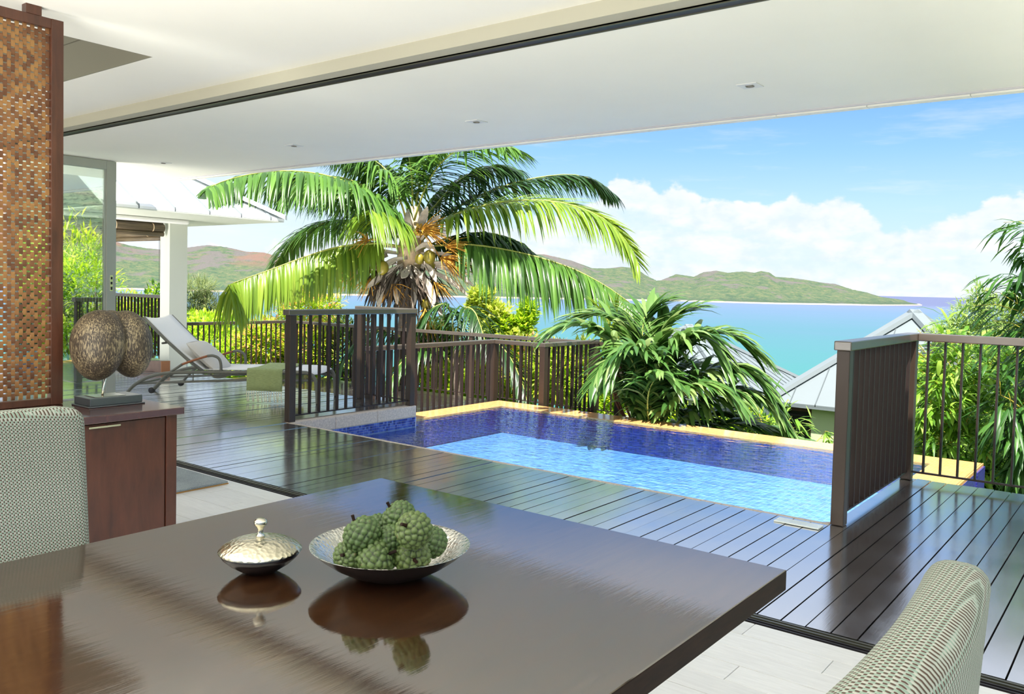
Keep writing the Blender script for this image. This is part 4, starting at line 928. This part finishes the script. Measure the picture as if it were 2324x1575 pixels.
def frond(parent, pts, leafmat, n=70, length=.85, width=.045, droop=1.4, start=.14, rib=.022, side=1., fwd=.75, name='frond', nrm=(0, 0, 1), lift=.25, asym=(1., 1.), jit=.12, tipL=.45, segs=4, droop2=None):
    """pinnate frond: rib (sub-part) + leaflets in one mesh"""
    R = resample(pts, n+1); T = np.gradient(R, axis=0); T /= np.linalg.norm(T, axis=1)[:, None]
    i0 = int(n*start); idx = np.arange(i0, n+1); nv = np.array(nrm, float)
    Vs, Fs, b = [], [], 0
    for sgn, am in ((1, asym[0]), (-1, asym[1])):
        if am <= 0: continue
        t = T[idx]; S_ = np.cross(t, nv); S_ /= np.linalg.norm(S_, axis=1)[:, None]+1e-9; N_ = np.cross(S_, t)
        f = (idx-i0)/max(1, n-i0); prof = np.interp(f, [0, .12, .35, .7, 1], [.55, .9, 1., .85, tipL])
        fw = fwd*(.6+.9*f)
        D = S_*sgn*side+t*fw[:, None]+N_*lift+rng.normal(0, jit, (len(idx), 3)); D /= np.linalg.norm(D, axis=1)[:, None]
        Lg = length*am*prof*rng.uniform(.88, 1.1, len(idx)); Wd = width*rng.uniform(.8, 1.15, len(idx)); dr = (droop if sgn == 1 else (droop2 if droop2 is not None else droop))*rng.uniform(.75, 1.3, len(idx))
        V, F = ribbon_leaves(R[idx]+t*rng.uniform(-.012, .012, len(idx))[:, None], D, Lg, Wd, dr, segs)
        Vs.append(V); Fs.append(F+b); b += len(V)
    o = raw(name, np.concatenate(Vs), np.concatenate(Fs), leafmat, parent)
    MB().tube([tuple(p) for p in R[::max(1, n//16)]], list(np.linspace(rib, rib*.22, len(R[::max(1, n//16)]))), 6).build('rib', M_rachis, o, True)
    return o
# ---- the coconut palm
PD = 15.2
palm = thing('coconut_palm', 'tall coconut palm behind the deck railing, with arching fronds, coconuts and dry sheaths', 'palm tree', at(918, 900, PD))
def pts_(l, d0, d1): return [at(u, v, d0+(d1-d0)*i/(len(l)-1)) for i, (u, v) in enumerate(l)]
MB().tube([at(930, 560, PD), at(926, 640, PD), at(920, 720, PD), at(912, 800, PD), at(904, 900, PD), at(896, 1010, PD)], [.20, .17, .125, .115, .115, .13], 12).build('trunk', M_bark, palm, True)
MB().tube([at(945, 470, PD), at(938, 520, PD), at(932, 570, PD), at(928, 610, PD)], [.11, .19, .25, .22], 12).build('crown_shaft', M_hessian, palm, True)
FR = [ # rachis pixels, depth at base/tip, material, kwargs
 ([(958, 545), (1000, 505), (1050, 480), (1110, 464), (1180, 455), (1250, 456), (1320, 472), (1380, 503), (1425, 552), (1446, 592)], 15.1, 14.2, M_palmY, dict(n=95, length=1.02, droop=2.4, droop2=.35, width=.050, start=.12, lift=.3, fwd=.9, asym=(1.05, .85))),
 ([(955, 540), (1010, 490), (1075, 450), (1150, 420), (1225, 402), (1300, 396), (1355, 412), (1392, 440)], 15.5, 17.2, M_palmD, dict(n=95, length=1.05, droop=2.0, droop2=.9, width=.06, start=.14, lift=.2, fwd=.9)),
 ([(955, 562), (1010, 556), (1075, 556), (1150, 567), (1230, 586), (1310, 614), (1380, 652), (1425, 684), (1458, 708)], 15.0, 14.0, M_palm, dict(n=90, length=1.12, droop=4., width=.055, start=.16, lift=.1, fwd=.55, asym=(1.1, 1.0))),
 ([(940, 500), (960, 440), (985, 390), (1020, 352), (1065, 332), (1115, 326), (1165, 336)], 15.0, 13.8, M_palm, dict(n=80, length=1.15, droop=.95, width=.05, start=.22, side=1.1)),
 ([(940, 495), (950, 430), (968, 370), (1000, 310), (1050, 270), (1110, 255)], 15.2, 15.4, M_palm, dict(n=80, length=1.15, droop=1.2, width=.05, start=.18)),
 ([(935, 490), (936, 430), (932, 380), (922, 320), (905, 250)], 15.2, 15.0, M_palm, dict(n=70, length=1.1, droop=.9, width=.05, start=.2)),
 ([(925, 510), (908, 455), (880, 410), (845, 372), (800, 330), (750, 300)], 15.2, 14.6, M_palm, dict(n=75, length=1.1, droop=1.6, width=.05, start=.2)),
 ([(922, 555), (905, 515), (868, 470), (820, 432), (765, 405), (700, 391), (630, 388), (560, 397), (505, 412), (470, 428)], 15.1, 11.4, M_palm, dict(n=100, length=.98, droop=2.3, width=.05, start=.12, asym=(.9, 1.05))),
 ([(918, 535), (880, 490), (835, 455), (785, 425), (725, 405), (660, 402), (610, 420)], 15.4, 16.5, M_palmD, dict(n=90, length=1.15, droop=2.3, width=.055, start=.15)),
 ([(920, 562), (870, 553), (810, 555), (760, 562), (700, 580), (640, 602), (580, 624), (540, 638), (518, 646)], 15.0, 13.6, M_palmY, dict(n=95, length=.98, droop=7., width=.050, start=.14, lift=.0, fwd=.15, asym=(1.05, .95), tipL=.95)),
 ([(915, 545), (860, 512), (800, 500), (740, 505), (690, 525), (650, 560), (625, 600)], 15.5, 17.0, M_palm, dict(n=80, length=.95, droop=1.6, width=.05, start=.15)),
 ([(925, 560), (908, 520), (882, 492), (856, 477), (838, 478)], 14.9, 13.4, M_palmY, dict(n=42, length=1.0, droop=2.4, width=.055, start=.3, fwd=1.0, tipL=.9)),
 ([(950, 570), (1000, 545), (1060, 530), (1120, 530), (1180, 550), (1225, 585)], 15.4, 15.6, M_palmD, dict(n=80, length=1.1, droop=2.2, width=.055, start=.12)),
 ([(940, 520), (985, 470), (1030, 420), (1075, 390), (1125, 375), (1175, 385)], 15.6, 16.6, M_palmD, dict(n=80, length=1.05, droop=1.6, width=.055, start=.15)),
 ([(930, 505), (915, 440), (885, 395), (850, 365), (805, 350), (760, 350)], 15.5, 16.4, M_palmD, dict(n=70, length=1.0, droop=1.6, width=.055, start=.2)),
 ([(925, 530), (890, 480), (850, 440), (800, 410), (740, 400), (680, 415), (640, 450)], 14.9, 14.0, M_palm, dict(n=80, length=.95, droop=2.2, width=.05, start=.2)),
]
for l, d0, d1, mt, kw in FR:
    kw = dict(kw); kw['n'] = int(kw['n']*1.4); kw['width'] = kw['width']*1.2; frond(palm, pts_(l, d0, d1), mt, **kw)
def sheath(l, w, mat, d0=14.95, d1=14.6):
    R = resample(pts_(l, d0, d1), 9); T = np.gradient(R, axis=0); T /= np.linalg.norm(T, axis=1)[:, None]
    S_ = np.cross(T, unit(CAM-R[0])); S_ /= np.linalg.norm(S_, axis=1)[:, None]; N_ = np.cross(S_, T)
    pw_ = np.array([.45, .5, .6, .75, .9, 1., .9, .6, .05])*w/2*.8
    V = []
    for i in range(9):
        for a in (-1, -.5, 0, .5, 1): V.append(R[i]+S_[i]*a*pw_[i]+N_[i]*(.5*pw_[i]*(a*a-1)))
    Fq = [(i*5+j, i*5+j+1, (i+1)*5+j+1, (i+1)*5+j) for i in range(8) for j in range(4)]
    o = MB().add(V, Fq).build('dry_sheath', mat, palm, True); q = o.modifiers.new('solid', 'SOLIDIFY'); q.thickness = .012
SH = [([(905, 560), (870, 556), (830, 557), (795, 566), (770, 582)], .14), ([(880, 578), (850, 590), (825, 605), (808, 622)], .15), ([(895, 610), (875, 640), (862, 670), (860, 700)], .14), ([(935, 605), (950, 620), (968, 645), (980, 670), (984, 698)], .19),
      ([(940, 570), (960, 556), (975, 558), (988, 572)], .13), ([(950, 590), (985, 600), (1020, 612), (1050, 628), (1075, 650)], .11), ([(955, 575), (1000, 575), (1045, 590), (1080, 602)], .09), ([(915, 600), (890, 612), (862, 630), (828, 655)], .13),
      ([(930, 600), (925, 612), (918, 622), (912, 630)], .16), ([(940, 598), (985, 596), (1020, 598), (1045, 601)], .06), ([(975, 650), (990, 680), (998, 705), (1003, 728)], .09), ([(900, 595), (880, 600), (860, 606), (845, 612)], .1),
      ([(948, 540), (952, 515), (962, 490), (970, 470)], .17)]
SH += [([(925, 585), (900, 588), (878, 600), (860, 622)], .12), ([(945, 590), (965, 600), (982, 620), (990, 640)], .12), ([(938, 560), (930, 530), (925, 500), (927, 475)], .15), ([(955, 545), (972, 520), (985, 500), (1000, 488)], .10), ([(915, 605), (905, 630), (900, 660), (902, 690)], .13),
       ([(955, 605), (1000, 625), (1040, 650), (1062, 672)], .10), ([(930, 612), (938, 640), (940, 670), (936, 700)], .12), ([(905, 575), (865, 570), (835, 575), (812, 590)], .11), ([(920, 550), (908, 525), (905, 500), (908, 480)], .12)]
for l, w in SH: sheath(l, w, M_dead)
# dark skirt of dead fibre hanging under the crown
vs = []; n = 420
P0 = np.array([at(rng.uniform(848, 985), rng.uniform(598, 660), PD+rng.uniform(-.45, .45)) for _ in range(n)]); ctr = at(918, 640, PD)
D = unit(P0-ctr+1e-6) if False else (P0-ctr)/np.linalg.norm(P0-ctr, axis=1)[:, None]*.5+np.array([0, 0, -.75])+rng.normal(0, .25, (n, 3)); D /= np.linalg.norm(D, axis=1)[:, None]
V, Fq = ribbon_leaves(P0, D, rng.uniform(.25, .72, n), rng.uniform(.02, .07, n), np.full(n, .8), 3)
tag(raw('fibre_skirt', V, Fq, M_deadD, palm), kind='stuff')
# coconuts
for (u, v, r, d) in ((868, 608, .165, 14.72), (851, 634, .14, 14.85), (856, 586, .15, 14.9), (818, 592, .11, 14.9), (975, 583, .16, 14.75), (952, 588, .12, 14.8), (978, 600, .13, 14.9), (967, 690, .13, 14.85), (846, 610, .12, 15.0)):
    r *= .8; c = at(u, v, d); o = MB().ball((c[0], c[1], c[2]), (r*.84, r*.84, r), 14, 10).build('coconut', M_coconut, palm, True)
# flower stalks: branching orange sprays
def spray(c, dirs, L_, n, droop, r=.011):
    m = MB()
    for i in range(n):
        a = at(*c, PD-.35+rng.uniform(-.2, .2)); d = unit(BAS.T @ np.array([dirs[0]+rng.normal(0, .45), dirs[1]+rng.normal(0, .35), rng.normal(-.3, .4)])); l = L_*rng.uniform(.6, 1.15)
        m.tube([a, a+d*l*.5+np.array([0, 0, -droop*l*.15]), a+d*l+np.array([0, 0, -droop*l*.6])], [r, r*.8, r*.35], 4)
    tag(m.build('flower_spray', M_flower, palm, True), kind='stuff')
spray((955, 520), (.8, .1), .55, 60, .3); spray((835, 545), (-.1, -.1), .34, 40, .6); spray((820, 582), (-.8, .3), .5, 60, .7); spray((1000, 585), (.9, .2), .55, 70, .6); spray((1010, 560), (.8, -.1), .5, 40, .5); spray((840, 632), (-.3, .6), .3, 24, .6)
spray((890, 645), (.4, .5), .42, 30, .6, .008); spray((965, 700), (.0, .9), .45, 34, .6, .008); spray((985, 640), (.7, .6), .45, 30, .6, .007)
for i in range(22):
    c = at(rng.uniform(944, 966), rng.uniform(508, 532), PD-.45+rng.uniform(-.1, .1)); MB().ball((c[0], c[1], c[2]), .030, 8, 6).build('young_nut', plain('young_orange_nut', (.62, .36, .05), .45) if i == 0 else bpy.data.materials['young_orange_nut'], palm, True)
# lower fronds that belong to a young palm growing under the railing
yp = thing('young_palm', 'young palm with dark drooping fronds, seen through the railing under the coconut palm', 'palm tree', at(1040, 930, 14.6))
MB().tube([at(1035, 760, 14.6), at(1038, 850, 14.6), at(1040, 960, 14.6)], [.05, .08, .1], 8).build('trunk', M_bark, yp, True)
for l, d0, d1, mt, kw in [
 ([(1035, 800), (1040, 740), (1052, 700), (1075, 705), (1092, 745), (1108, 800)], 14.6, 13.9, M_palmD, dict(n=60, length=.75, droop=1.6, start=.25)),
 ([(1030, 810), (1028, 740), (1020, 700), (1002, 690), (975, 705), (955, 740)], 14.6, 14.4, M_palmD, dict(n=60, length=.65, droop=1.6, start=.25)),
 ([(1035, 820), (1060, 770), (1100, 760), (1150, 800), (1185, 870), (1200, 930)], 14.6, 13.6, M_palmD, dict(n=70, length=.6, droop=1.6, start=.15)),
 ([(1030, 830), (990, 790), (950, 790), (905, 830), (880, 880)], 14.6, 14., M_palm, dict(n=60, length=.6, droop=1.6, start=.15)),
 ([(1020, 850), (920, 770), (850, 750), (790, 800), (760, 870)], 14.8, 14.6, M_palmD, dict(n=70, length=.5, droop=1.8, start=.2))]: frond(yp, pts_(l, d0, d1), mt, **kw)
# ---- broad-leaved palm just beyond the pool
AD = 10.3
ar = thing('broad_leaved_palm', 'bushy palm with broad ribbon leaflets, arching over the far edge of the pool', 'palm tree', at(1480, 1010, AD))
for i, (u0, u1) in enumerate(((1395, 1372), (1408, 1378), (1416, 1386), (1425, 1400), (1390, 1360), (1432, 1405), (1440, 1418))):
    MB().tube(curve([at(1462+i*4, 1040, AD+.1), at(u0+16, 930, AD+.1), at(u0, 880, AD+.05), at(u1, 820-i*6, AD)], 4), [.016]*12+[.008], 5).build('dry_stem', plain('red_brown_dry_stem', (.16, .06, .03), .8) if i == 0 else bpy.data.materials['red_brown_dry_stem'], ar, True)
for l, d0, d1, kw in [
 ([(1475, 1000), (1440, 880), (1405, 800), (1360, 755), (1310, 735), (1270, 742)], 10.3, 10.0, dict(n=46, length=.50, droop=1.3)),
 ([(1478, 1000), (1455, 870), (1432, 780), (1405, 735), (1370, 715), (1330, 715)], 10.4, 10.9, dict(n=46, length=.52, droop=1.1)),
 ([(1480, 1000), (1465, 860), (1458, 770), (1465, 715), (1490, 690)], 10.4, 10.8, dict(n=44, length=.52, droop=.9)),
 ([(1484, 1000), (1480, 870), (1490, 780), (1515, 730), (1555, 705)], 10.4, 10.6, dict(n=44, length=.55, droop=1.0)),
 ([(1490, 1005), (1500, 890), (1535, 810), (1590, 765), (1650, 758), (1700, 785)], 10.3, 10.2, dict(n=52, length=.58, droop=1.3)),
 ([(1492, 1005), (1530, 910), (1590, 850), (1660, 830), (1715, 850), (1750, 900)], 10.2, 9.9, dict(n=52, length=.55, droop=1.6)),
 ([(1495, 1008), (1560, 940), (1640, 890), (1710, 890), (1760, 930), (1800, 985)], 10.1, 9.9, dict(n=52, length=.48, droop=1.9)),
 ([(1475, 1000), (1455, 900), (1440, 830), (1415, 800), (1380, 815), (1350, 860)], 10.1, 9.6, dict(n=40, length=.42, droop=1.5)),
 ([(1480, 1000), (1475, 900), (1465, 830), (1440, 790), (1410, 790), (1385, 830)], 10.0, 9.6, dict(n=40, length=.48, droop=1.6)),
 ([(1488, 1000), (1500, 880), (1525, 800), (1565, 760), (1610, 770), (1640, 810)], 10.1, 9.7, dict(n=46, length=.52, droop=1.6)),
 ([(1495, 1008), (1590, 975), (1680, 960), (1760, 975), (1830, 1005)], 10.4, 10.2, dict(n=46, length=.42, droop=1.3)),
 ([(1485, 1005), (1520, 930), (1570, 880), (1630, 870), (1670, 900)], 9.9, 9.5, dict(n=44, length=.46, droop=1.6)),
 ([(1482, 1005), (1470, 930), (1475, 880), (1500, 850), (1530, 860)], 9.9, 9.5, dict(n=36, length=.42, droop=1.5)),
 ([(1480, 1000), (1440, 930), (1410, 880), (1385, 870)], 10.2, 10.0, dict(n=34, length=.40, droop=1.5)),
 ([(1490, 1000), (1560, 960), (1620, 940), (1690, 950)], 10.5, 10.6, dict(n=40, length=.45, droop=1.2)),
 ([(1485, 1000), (1500, 900), (1545, 840), (1600, 830)], 10.5, 10.8, dict(n=40, length=.5, droop=1.0)),
]: frond(ar, pts_(l, d0, d1), M_areca, **{**dict(width=.092, start=.2, fwd=.9, lift=.5, rib=.016, jit=.2, tipL=.8), **kw, 'n': int(kw['n']*1.5), 'length': kw['length']*1.2, 'droop': kw['droop']*.75, 'fwd': 1.15})
# thin upright frond behind it
tf = thing('slender_palm', 'slender yellow-green palm frond tuft standing behind the broad-leaved palm', 'palm tree', at(1400, 900, 12.6))
for l in ([(1400, 900), (1392, 800), (1380, 730), (1350, 690)], [(1402, 900), (1405, 800), (1402, 730), (1395, 690)], [(1404, 900), (1420, 810), (1436, 750), (1462, 715)]):
    frond(tf, pts_(l, 12.6, 12.5), M_palmY, n=50, length=.5, width=.02, droop=.4, start=.3, fwd=1.2)
# ---- leaf clouds
def cloud(parent, name, c, r, n, L_, W_, mat, droop=.6, shell=.55, up=.5, segs=2, seed=None, flat=0.):
    """leaves scattered through an ellipsoid with a lumpy surface"""
    d = rng.normal(0, 1, (n, 3)); d /= np.linalg.norm(d, axis=1)[:, None]
    lump = 1+.22*np.sin(d[:, 0]*5+c[0])*np.sin(d[:, 1]*6+c[1])+.18*np.sin(d[:, 2]*9+d[:, 0]*4+c[2])
    rad = (shell+(1-shell)*rng.random(n)**.5)*lump
    P = np.asarray(c)+d*rad[:, None]*np.asarray(r)
    D = d*.8+np.array([0, 0, up])+rng.normal(0, .45, (n, 3)); D /= np.linalg.norm(D, axis=1)[:, None]
    V, Fq = ribbon_leaves(P, D, L_*rng.uniform(.6, 1.25, n), W_*rng.uniform(.7, 1.2, n), np.full(n, droop)*rng.uniform(.5, 1.5, n), segs)
    return tag(raw(name, V, Fq, mat, parent), kind='stuff')
def bush(label, u, v, d, ru, rv, n, mat, L_=.14, W_=.055, nm='shrub', cat='shrub', droop=.6, group='garden shrubs around the terrace', core=True, mat2=None, stemz=2.2):
    c = at(u, v, d); s = d/FPX; rx, rz = ru*s, rv*s
    t = thing(nm, label, cat, c-np.array([0, 0, rz+.6]), group)
    base = c-np.array([0, 0, rz+stemz])
    m = MB()
    for i in range(5):
        e = c+np.array([rng.uniform(-.55, .55)*rx, rng.uniform(-.5, .5)*rx, rng.uniform(-.2, .5)*rz])
        m.tube(curve([base+rng.normal(0, .06, 3), (base+e)/2+rng.normal(0, .08, 3), e], 4), [.03]*4+[.02]*4+[.01], 5)
    tag(m.build('stems', M_bark, t, True), kind='stuff')
    cloud(t, 'foliage', c, (rx, rx*.9, rz), n, L_, W_, mat, droop)
    if mat2: cloud(t, 'young_foliage', c+np.array([0, 0, rz*.15]), (rx*1.02, rx*.92, rz*.95), n//3, L_*1.1, W_, mat2, droop, .9)
    return t
BS = [
 ('lime green shrub behind the left railing, next to the pavilion column', 470, 800, 18.3, 75, 75, 3600, M_lime, None),
 ('lime green shrub behind the railing above the lounger armrest', 545, 830, 17.6, 65, 65, 3200, M_lime, None),
 ('shrub with orange young leaves behind the railing, left of the tall pool post', 600, 790, 17.3, 62, 52, 3200, M_lime, M_orange),
 ('orange-tinged shrub behind the pool railing, directly past its front post', 700, 800, 17.2, 58, 62, 3200, M_lime, M_orange),
 ('rounded lime shrub rising above the back railing toward the bay', 700, 715, 18.6, 70, 50, 2600, M_lime, M_orange),
 ('green shrub behind the balusters in front of the palm trunk', 790, 815, 17.2, 60, 75, 2800, M_green, M_pale),
 ('low bright green hedge shrub topping the left railing', 480, 738, 19.5, 72, 26, 1800, M_lime, None),
 ('yellow-green shrub seen through the dark pavilion terrace railing', 300, 745, 21., 75, 62, 3200, M_lime, M_pale),
 ('green shrub beside the pavilion terrace railing, close to the pale column', 355, 720, 20.5, 40, 60, 1500, M_lime, M_green),
 ('green shrub right of the palm trunk, behind both railings', 985, 800, 16.4, 60, 60, 2600, M_green, M_pale),
 ('leafy lime shrub low behind the pool ledge railing, under the young palm', 1010, 880, 15.6, 75, 48, 2600, M_lime, None),
 ('lime shrub with a few orange leaves behind the zigzag railing corner', 1150, 850, 15.2, 75, 62, 3000, M_lime, M_orange),
 ('bright lime shrub behind the last posts of the zigzag railing', 1265, 855, 14.6, 62, 62, 2600, M_lime, M_pale),
 ('yellow-green shrub between the zigzag railing and the broad-leaved palm', 1370, 930, 13.2, 50, 55, 1700, M_lime, None),
 ('large lime shrub filling the gap behind the young palm and zigzag railing', 1065, 845, 17.5, 80, 62, 3000, M_lime, M_pale),
 ('large yellow-green shrub down the slope behind the zigzag railing', 1205, 850, 17.0, 85, 66, 3000, M_lime, M_orange),
 ('lime shrub down the slope, just left of the broad-leaved palm', 1330, 860, 16.0, 70, 70, 2400, M_lime, M_pale),
 ('green undergrowth shrub beneath the arching broad-leaved palm', 1560, 985, 12.4, 90, 45, 2600, M_green, M_lime),
 ('green shrub in front of the lime-walled neighbouring house', 1690, 990, 12.6, 75, 40, 2200, M_green, M_lime),
]
for lab, u, v, d, ru, rv, n, mt, m2 in BS: bush(lab, u, v, d, ru, rv, n, mt, mat2=m2)
# pale-leaved tree left of the zigzag railing
lt = thing('pale_leaved_tree', 'small tree with pale yellow leaves and a bent bare branch, between palm and bay', 'tree', at(1165, 900, 20.5))
MB().tube(curve([at(1210, 920, 20.5), at(1185, 820, 20.5), at(1150, 755, 20.5), at(1125, 725, 20.4), at(1100, 690, 20.4)], 4), [.09]*8+[.06]*6+[.03]*3, 8).build('trunk', M_bark, lt, True)
MB().tube(curve([at(1150, 755, 20.5), at(1175, 740, 20.6), at(1192, 715, 20.6)], 4), [.05]*4+[.03]*5, 6).build('branch', M_bark, lt, True)
for (u, v, ru, rv, n, mt) in ((1092, 678, 26, 26, 520, M_pale), (1125, 715, 32, 26, 620, M_pale), (1098, 745, 28, 20, 420, M_pale), (1162, 768, 42, 22, 700, M_pale), (1140, 738, 30, 22, 420, M_lime), (1188, 738, 26, 26, 520, M_lime), (1075, 705, 16, 22, 260, M_pale), (1200, 705, 20, 24, 340, M_lime)):
    s = 20.5/FPX; cloud(lt, 'leaf_cluster', at(u, v, 20.5), (ru*s, ru*s, rv*s), n, .17, .10, mt, .4, .3)
# feathery grey-green tree behind the pavilion column
ca = thing('feathery_tree', 'feathery grey-green tree beyond the railing, against the bay beside the pavilion column', 'tree', at(465, 800, 32))
MB().tube([at(462, 830, 32), at(464, 740, 32), at(466, 660, 32)], [.2, .15, .06], 8).build('trunk', M_bark, ca, True)
for (u, v, ru, rv, n) in ((455, 655, 36, 22, 900), (470, 690, 30, 26, 900), (438, 690, 24, 24, 600), (500, 712, 30, 22, 800), (450, 722, 34, 24, 900)):
    s = 32/FPX; cloud(ca, 'leaf_cluster', at(u, v, 32), (ru*s, ru*s, rv*s), n, .32, .035, M_feather, .5, .2)
# ---- bamboo on the right
def bamboo(label, base, culms, d, n, mat, L_=.31, W_=.050, spread=.30, droop=1.1, reach=.55, group='bamboo along the right railing', segs=3, nm='bamboo'):
    b0 = at(*base, d); t = thing(nm, label, 'bamboo', b0, group); Pl, Dl = [], []
    for ci, cu_ in enumerate(culms):
        R = resample([at(u, v, d+dd) for u, v, dd in cu_], 26)
        MB().tube([tuple(p) for p in R[::2]], list(np.linspace(.014, .004, 13)), 6).build('culm', M_culm, t, True)
        T = np.gradient(R, axis=0); T /= np.linalg.norm(T, axis=1)[:, None]
        tw_ = MB()
        for q in range(n//len(culms)//6):
            i = int(rng.uniform(3, 26)); i = min(i, 25); side_ = unit(np.cross(T[i], rng.normal(0, 1, 3))); dr = unit(side_+T[i]*.5+np.array([0, 0, .15])); l = reach*rng.uniform(.3, 1.)
            e = R[i]+dr*l+np.array([0, 0, -.25*l*l])
            if q % 3 == 0: tw_.tube([R[i], (R[i]+e)/2+np.array([0, 0, .04]), e], [.004, .003, .002], 4)
            for z_ in range(6):
                f = rng.uniform(.35, 1.); Pl.append(R[i]+(e-R[i])*f); dd_ = unit(dr*.8+rng.normal(0, spread, 3)+np.array([0, 0, -.25])); Dl.append(dd_)
        if tw_.v: tag(tw_.build('twigs', M_culm, t, True), kind='stuff')
    Pl = np.array(Pl); Dl = np.array(Dl); k_ = len(Pl)
    V, Fq = ribbon_leaves(Pl, Dl, L_*rng.uniform(.55, 1.2, k_), W_*rng.uniform(.7, 1.2, k_), droop*rng.uniform(.4, 1.4, k_), segs)
    tag(raw('foliage', V, Fq, mat, t), kind='stuff'); return t
bamboo('light green bamboo close behind the right railing, beside its corner post', (2150, 1180), [[(2140, 1180, 0), (2130, 1020, 0), (2150, 880, 0), (2200, 790, -.1)], [(2150, 1180, 0), (2180, 1000, 0), (2230, 870, 0), (2260, 800, 0)], [(2130, 1180, .2), (2105, 1000, .2), (2115, 880, .1), (2100, 800, .1)], [(2160, 1180, 0), (2240, 1040, -.1), (2290, 930, -.2), (2320, 850, -.3)], [(2140, 1180, .3), (2160, 1040, .4), (2150, 920, .4), (2170, 820, .4)]], 9.3, 2300, M_bamboo)
bamboo('dense bamboo further behind the right railing, filling the middle of it', (2230, 1200), [[(2220, 1200, 0), (2200, 1040, 0), (2210, 900, 0), (2230, 800, 0)], [(2240, 1200, 0), (2280, 1040, 0), (2300, 900, 0), (2310, 790, 0)], [(2200, 1200, 0), (2150, 1060, 0), (2140, 930, 0), (2120, 850, 0)], [(2260, 1200, 0), (2340, 1060, 0), (2380, 930, 0), (2400, 820, 0)]], 11.4, 2600, M_bamboo, L_=.24)
bamboo('dark drooping bamboo with long leaves at the outer end of the right railing', (2430, 1200), [[(2430, 1200, 0), (2420, 1000, 0), (2370, 820, 0), (2310, 690, -.2)], [(2440, 1200, 0), (2440, 960, 0), (2390, 740, 0), (2330, 600, -.2)], [(2420, 1200, 0), (2380, 1040, 0), (2320, 930, -.1), (2260, 890, -.2)], [(2450, 1200, 0), (2460, 900, 0), (2420, 660, 0), (2350, 520, 0)], [(2430, 1200, 0), (2390, 1080, 0), (2330, 1020, 0), (2280, 1010, 0)]], 8.2, 1700, M_bambooD, L_=.34, W_=.048, droop=1.5, reach=.42)
bamboo('tall bamboo standing out past the end of the right deck', (2620, 1200), [[(2600, 1200, 0), (2600, 900, 0), (2560, 650, 0), (2480, 480, 0)], [(2650, 1200, 0), (2700, 900, 0), (2720, 600, 0), (2700, 400, 0)], [(2700, 1200, 1), (2800, 900, 1), (2850, 600, 1), (2900, 450, 1)]], 9.5, 1600, M_bamboo, L_=.3)
ft = thing('feathery_bamboo', 'pale feathery bamboo reaching above the right railing against the sea', 'bamboo', at(2240, 1000, 15.))
m = MB()
for l in ([(2250, 1000), (2240, 820), (2225, 720), (2215, 650)], [(2250, 1000), (2200, 850), (2160, 770), (2130, 735)], [(2260, 1000), (2280, 820), (2290, 720), (2300, 660)], [(2240, 1000), (2170, 880), (2110, 780), (2080, 745)]):
    MB().tube(resample([at(u, v, 15.) for u, v in l], 10), [.012]*9+[.004], 5).build('culm', M_culm, ft, True)
for (u, v, ru, rv, n) in ((2222, 680, 22, 36, 300), (2200, 715, 44, 32, 620), (2260, 720, 46, 46, 900), (2170, 745, 40, 26, 520), (2235, 765, 80, 34, 1300), (2300, 720, 40, 60, 900), (2130, 760, 30, 18, 240), (2230, 820, 90, 50, 1300)):
    s = 15./FPX; cloud(ft, 'leaf_cluster', at(u, v, 15.), (ru*s, ru*s*.8, rv*s), n, .16, .028, M_feathery, .8, .2)
# small bamboo shoots between the pool edge and the house
bamboo('small bamboo shoots at the pool edge before the neighbouring house window', (1760, 1050), [[(1740, 1050, 0), (1735, 990, 0), (1720, 930, 0), (1700, 880, 0)], [(1760, 1050, 0), (1775, 1000, 0), (1785, 965, 0), (1800, 940, 0)], [(1720, 1050, 0), (1690, 1000, 0), (1660, 960, 0), (1640, 935, 0)], [(1790, 1060, 0), (1830, 1020, 0), (1850, 1005, 0), (1870, 985, 0)]], 10.6, 330, M_bamboo, L_=.22, W_=.034, reach=.35)
# undergrowth under the right railing
for i, (u, v, d, ru, rv, mt, lab) in enumerate(((2290, 1090, 9.6, 80, 60, M_green, 'green undergrowth below the outer part of the right railing'), (2200, 960, 13.5, 100, 110, M_green, 'dark green shrub deep behind the bamboo at the right railing'), (2100, 930, 12.8, 70, 90, M_lime, 'lime shrub behind the right railing corner post and bamboo'), (2360, 900, 12.5, 90, 150, M_green, 'tall green shrub behind the dark drooping bamboo'))):
    bush(lab, u, v, d, ru, rv, 2600, mt, L_=.16, W_=.045)
# shrubs at the far left, behind the glass door and pavilion
for (u, v, d, ru, rv, mt, lab) in ((190, 690, 20.5, 80, 100, M_lime, 'bright yellow-green shrub seen through the glass door'), (110, 720, 20., 80, 80, M_green, 'green shrub behind the glass door, next to the dark screen'),):
    bush(lab, u, v, d, ru, rv, 2600, mt, L_=.22, W_=.06)
# planting along the open east side of the house (mirrored in the glass door)
bush('broad lime shrub beyond the end of the right deck, past the bamboo', 4068, 900, 5.4, 430, 520, 2600, M_lime, L_=.24, W_=.06, mat2=M_pale)
bush('green shrub at the open east corner of the deck', 5200, 1000, 4.2, 420, 560, 2200, M_green, L_=.24, W_=.06, mat2=M_lime)
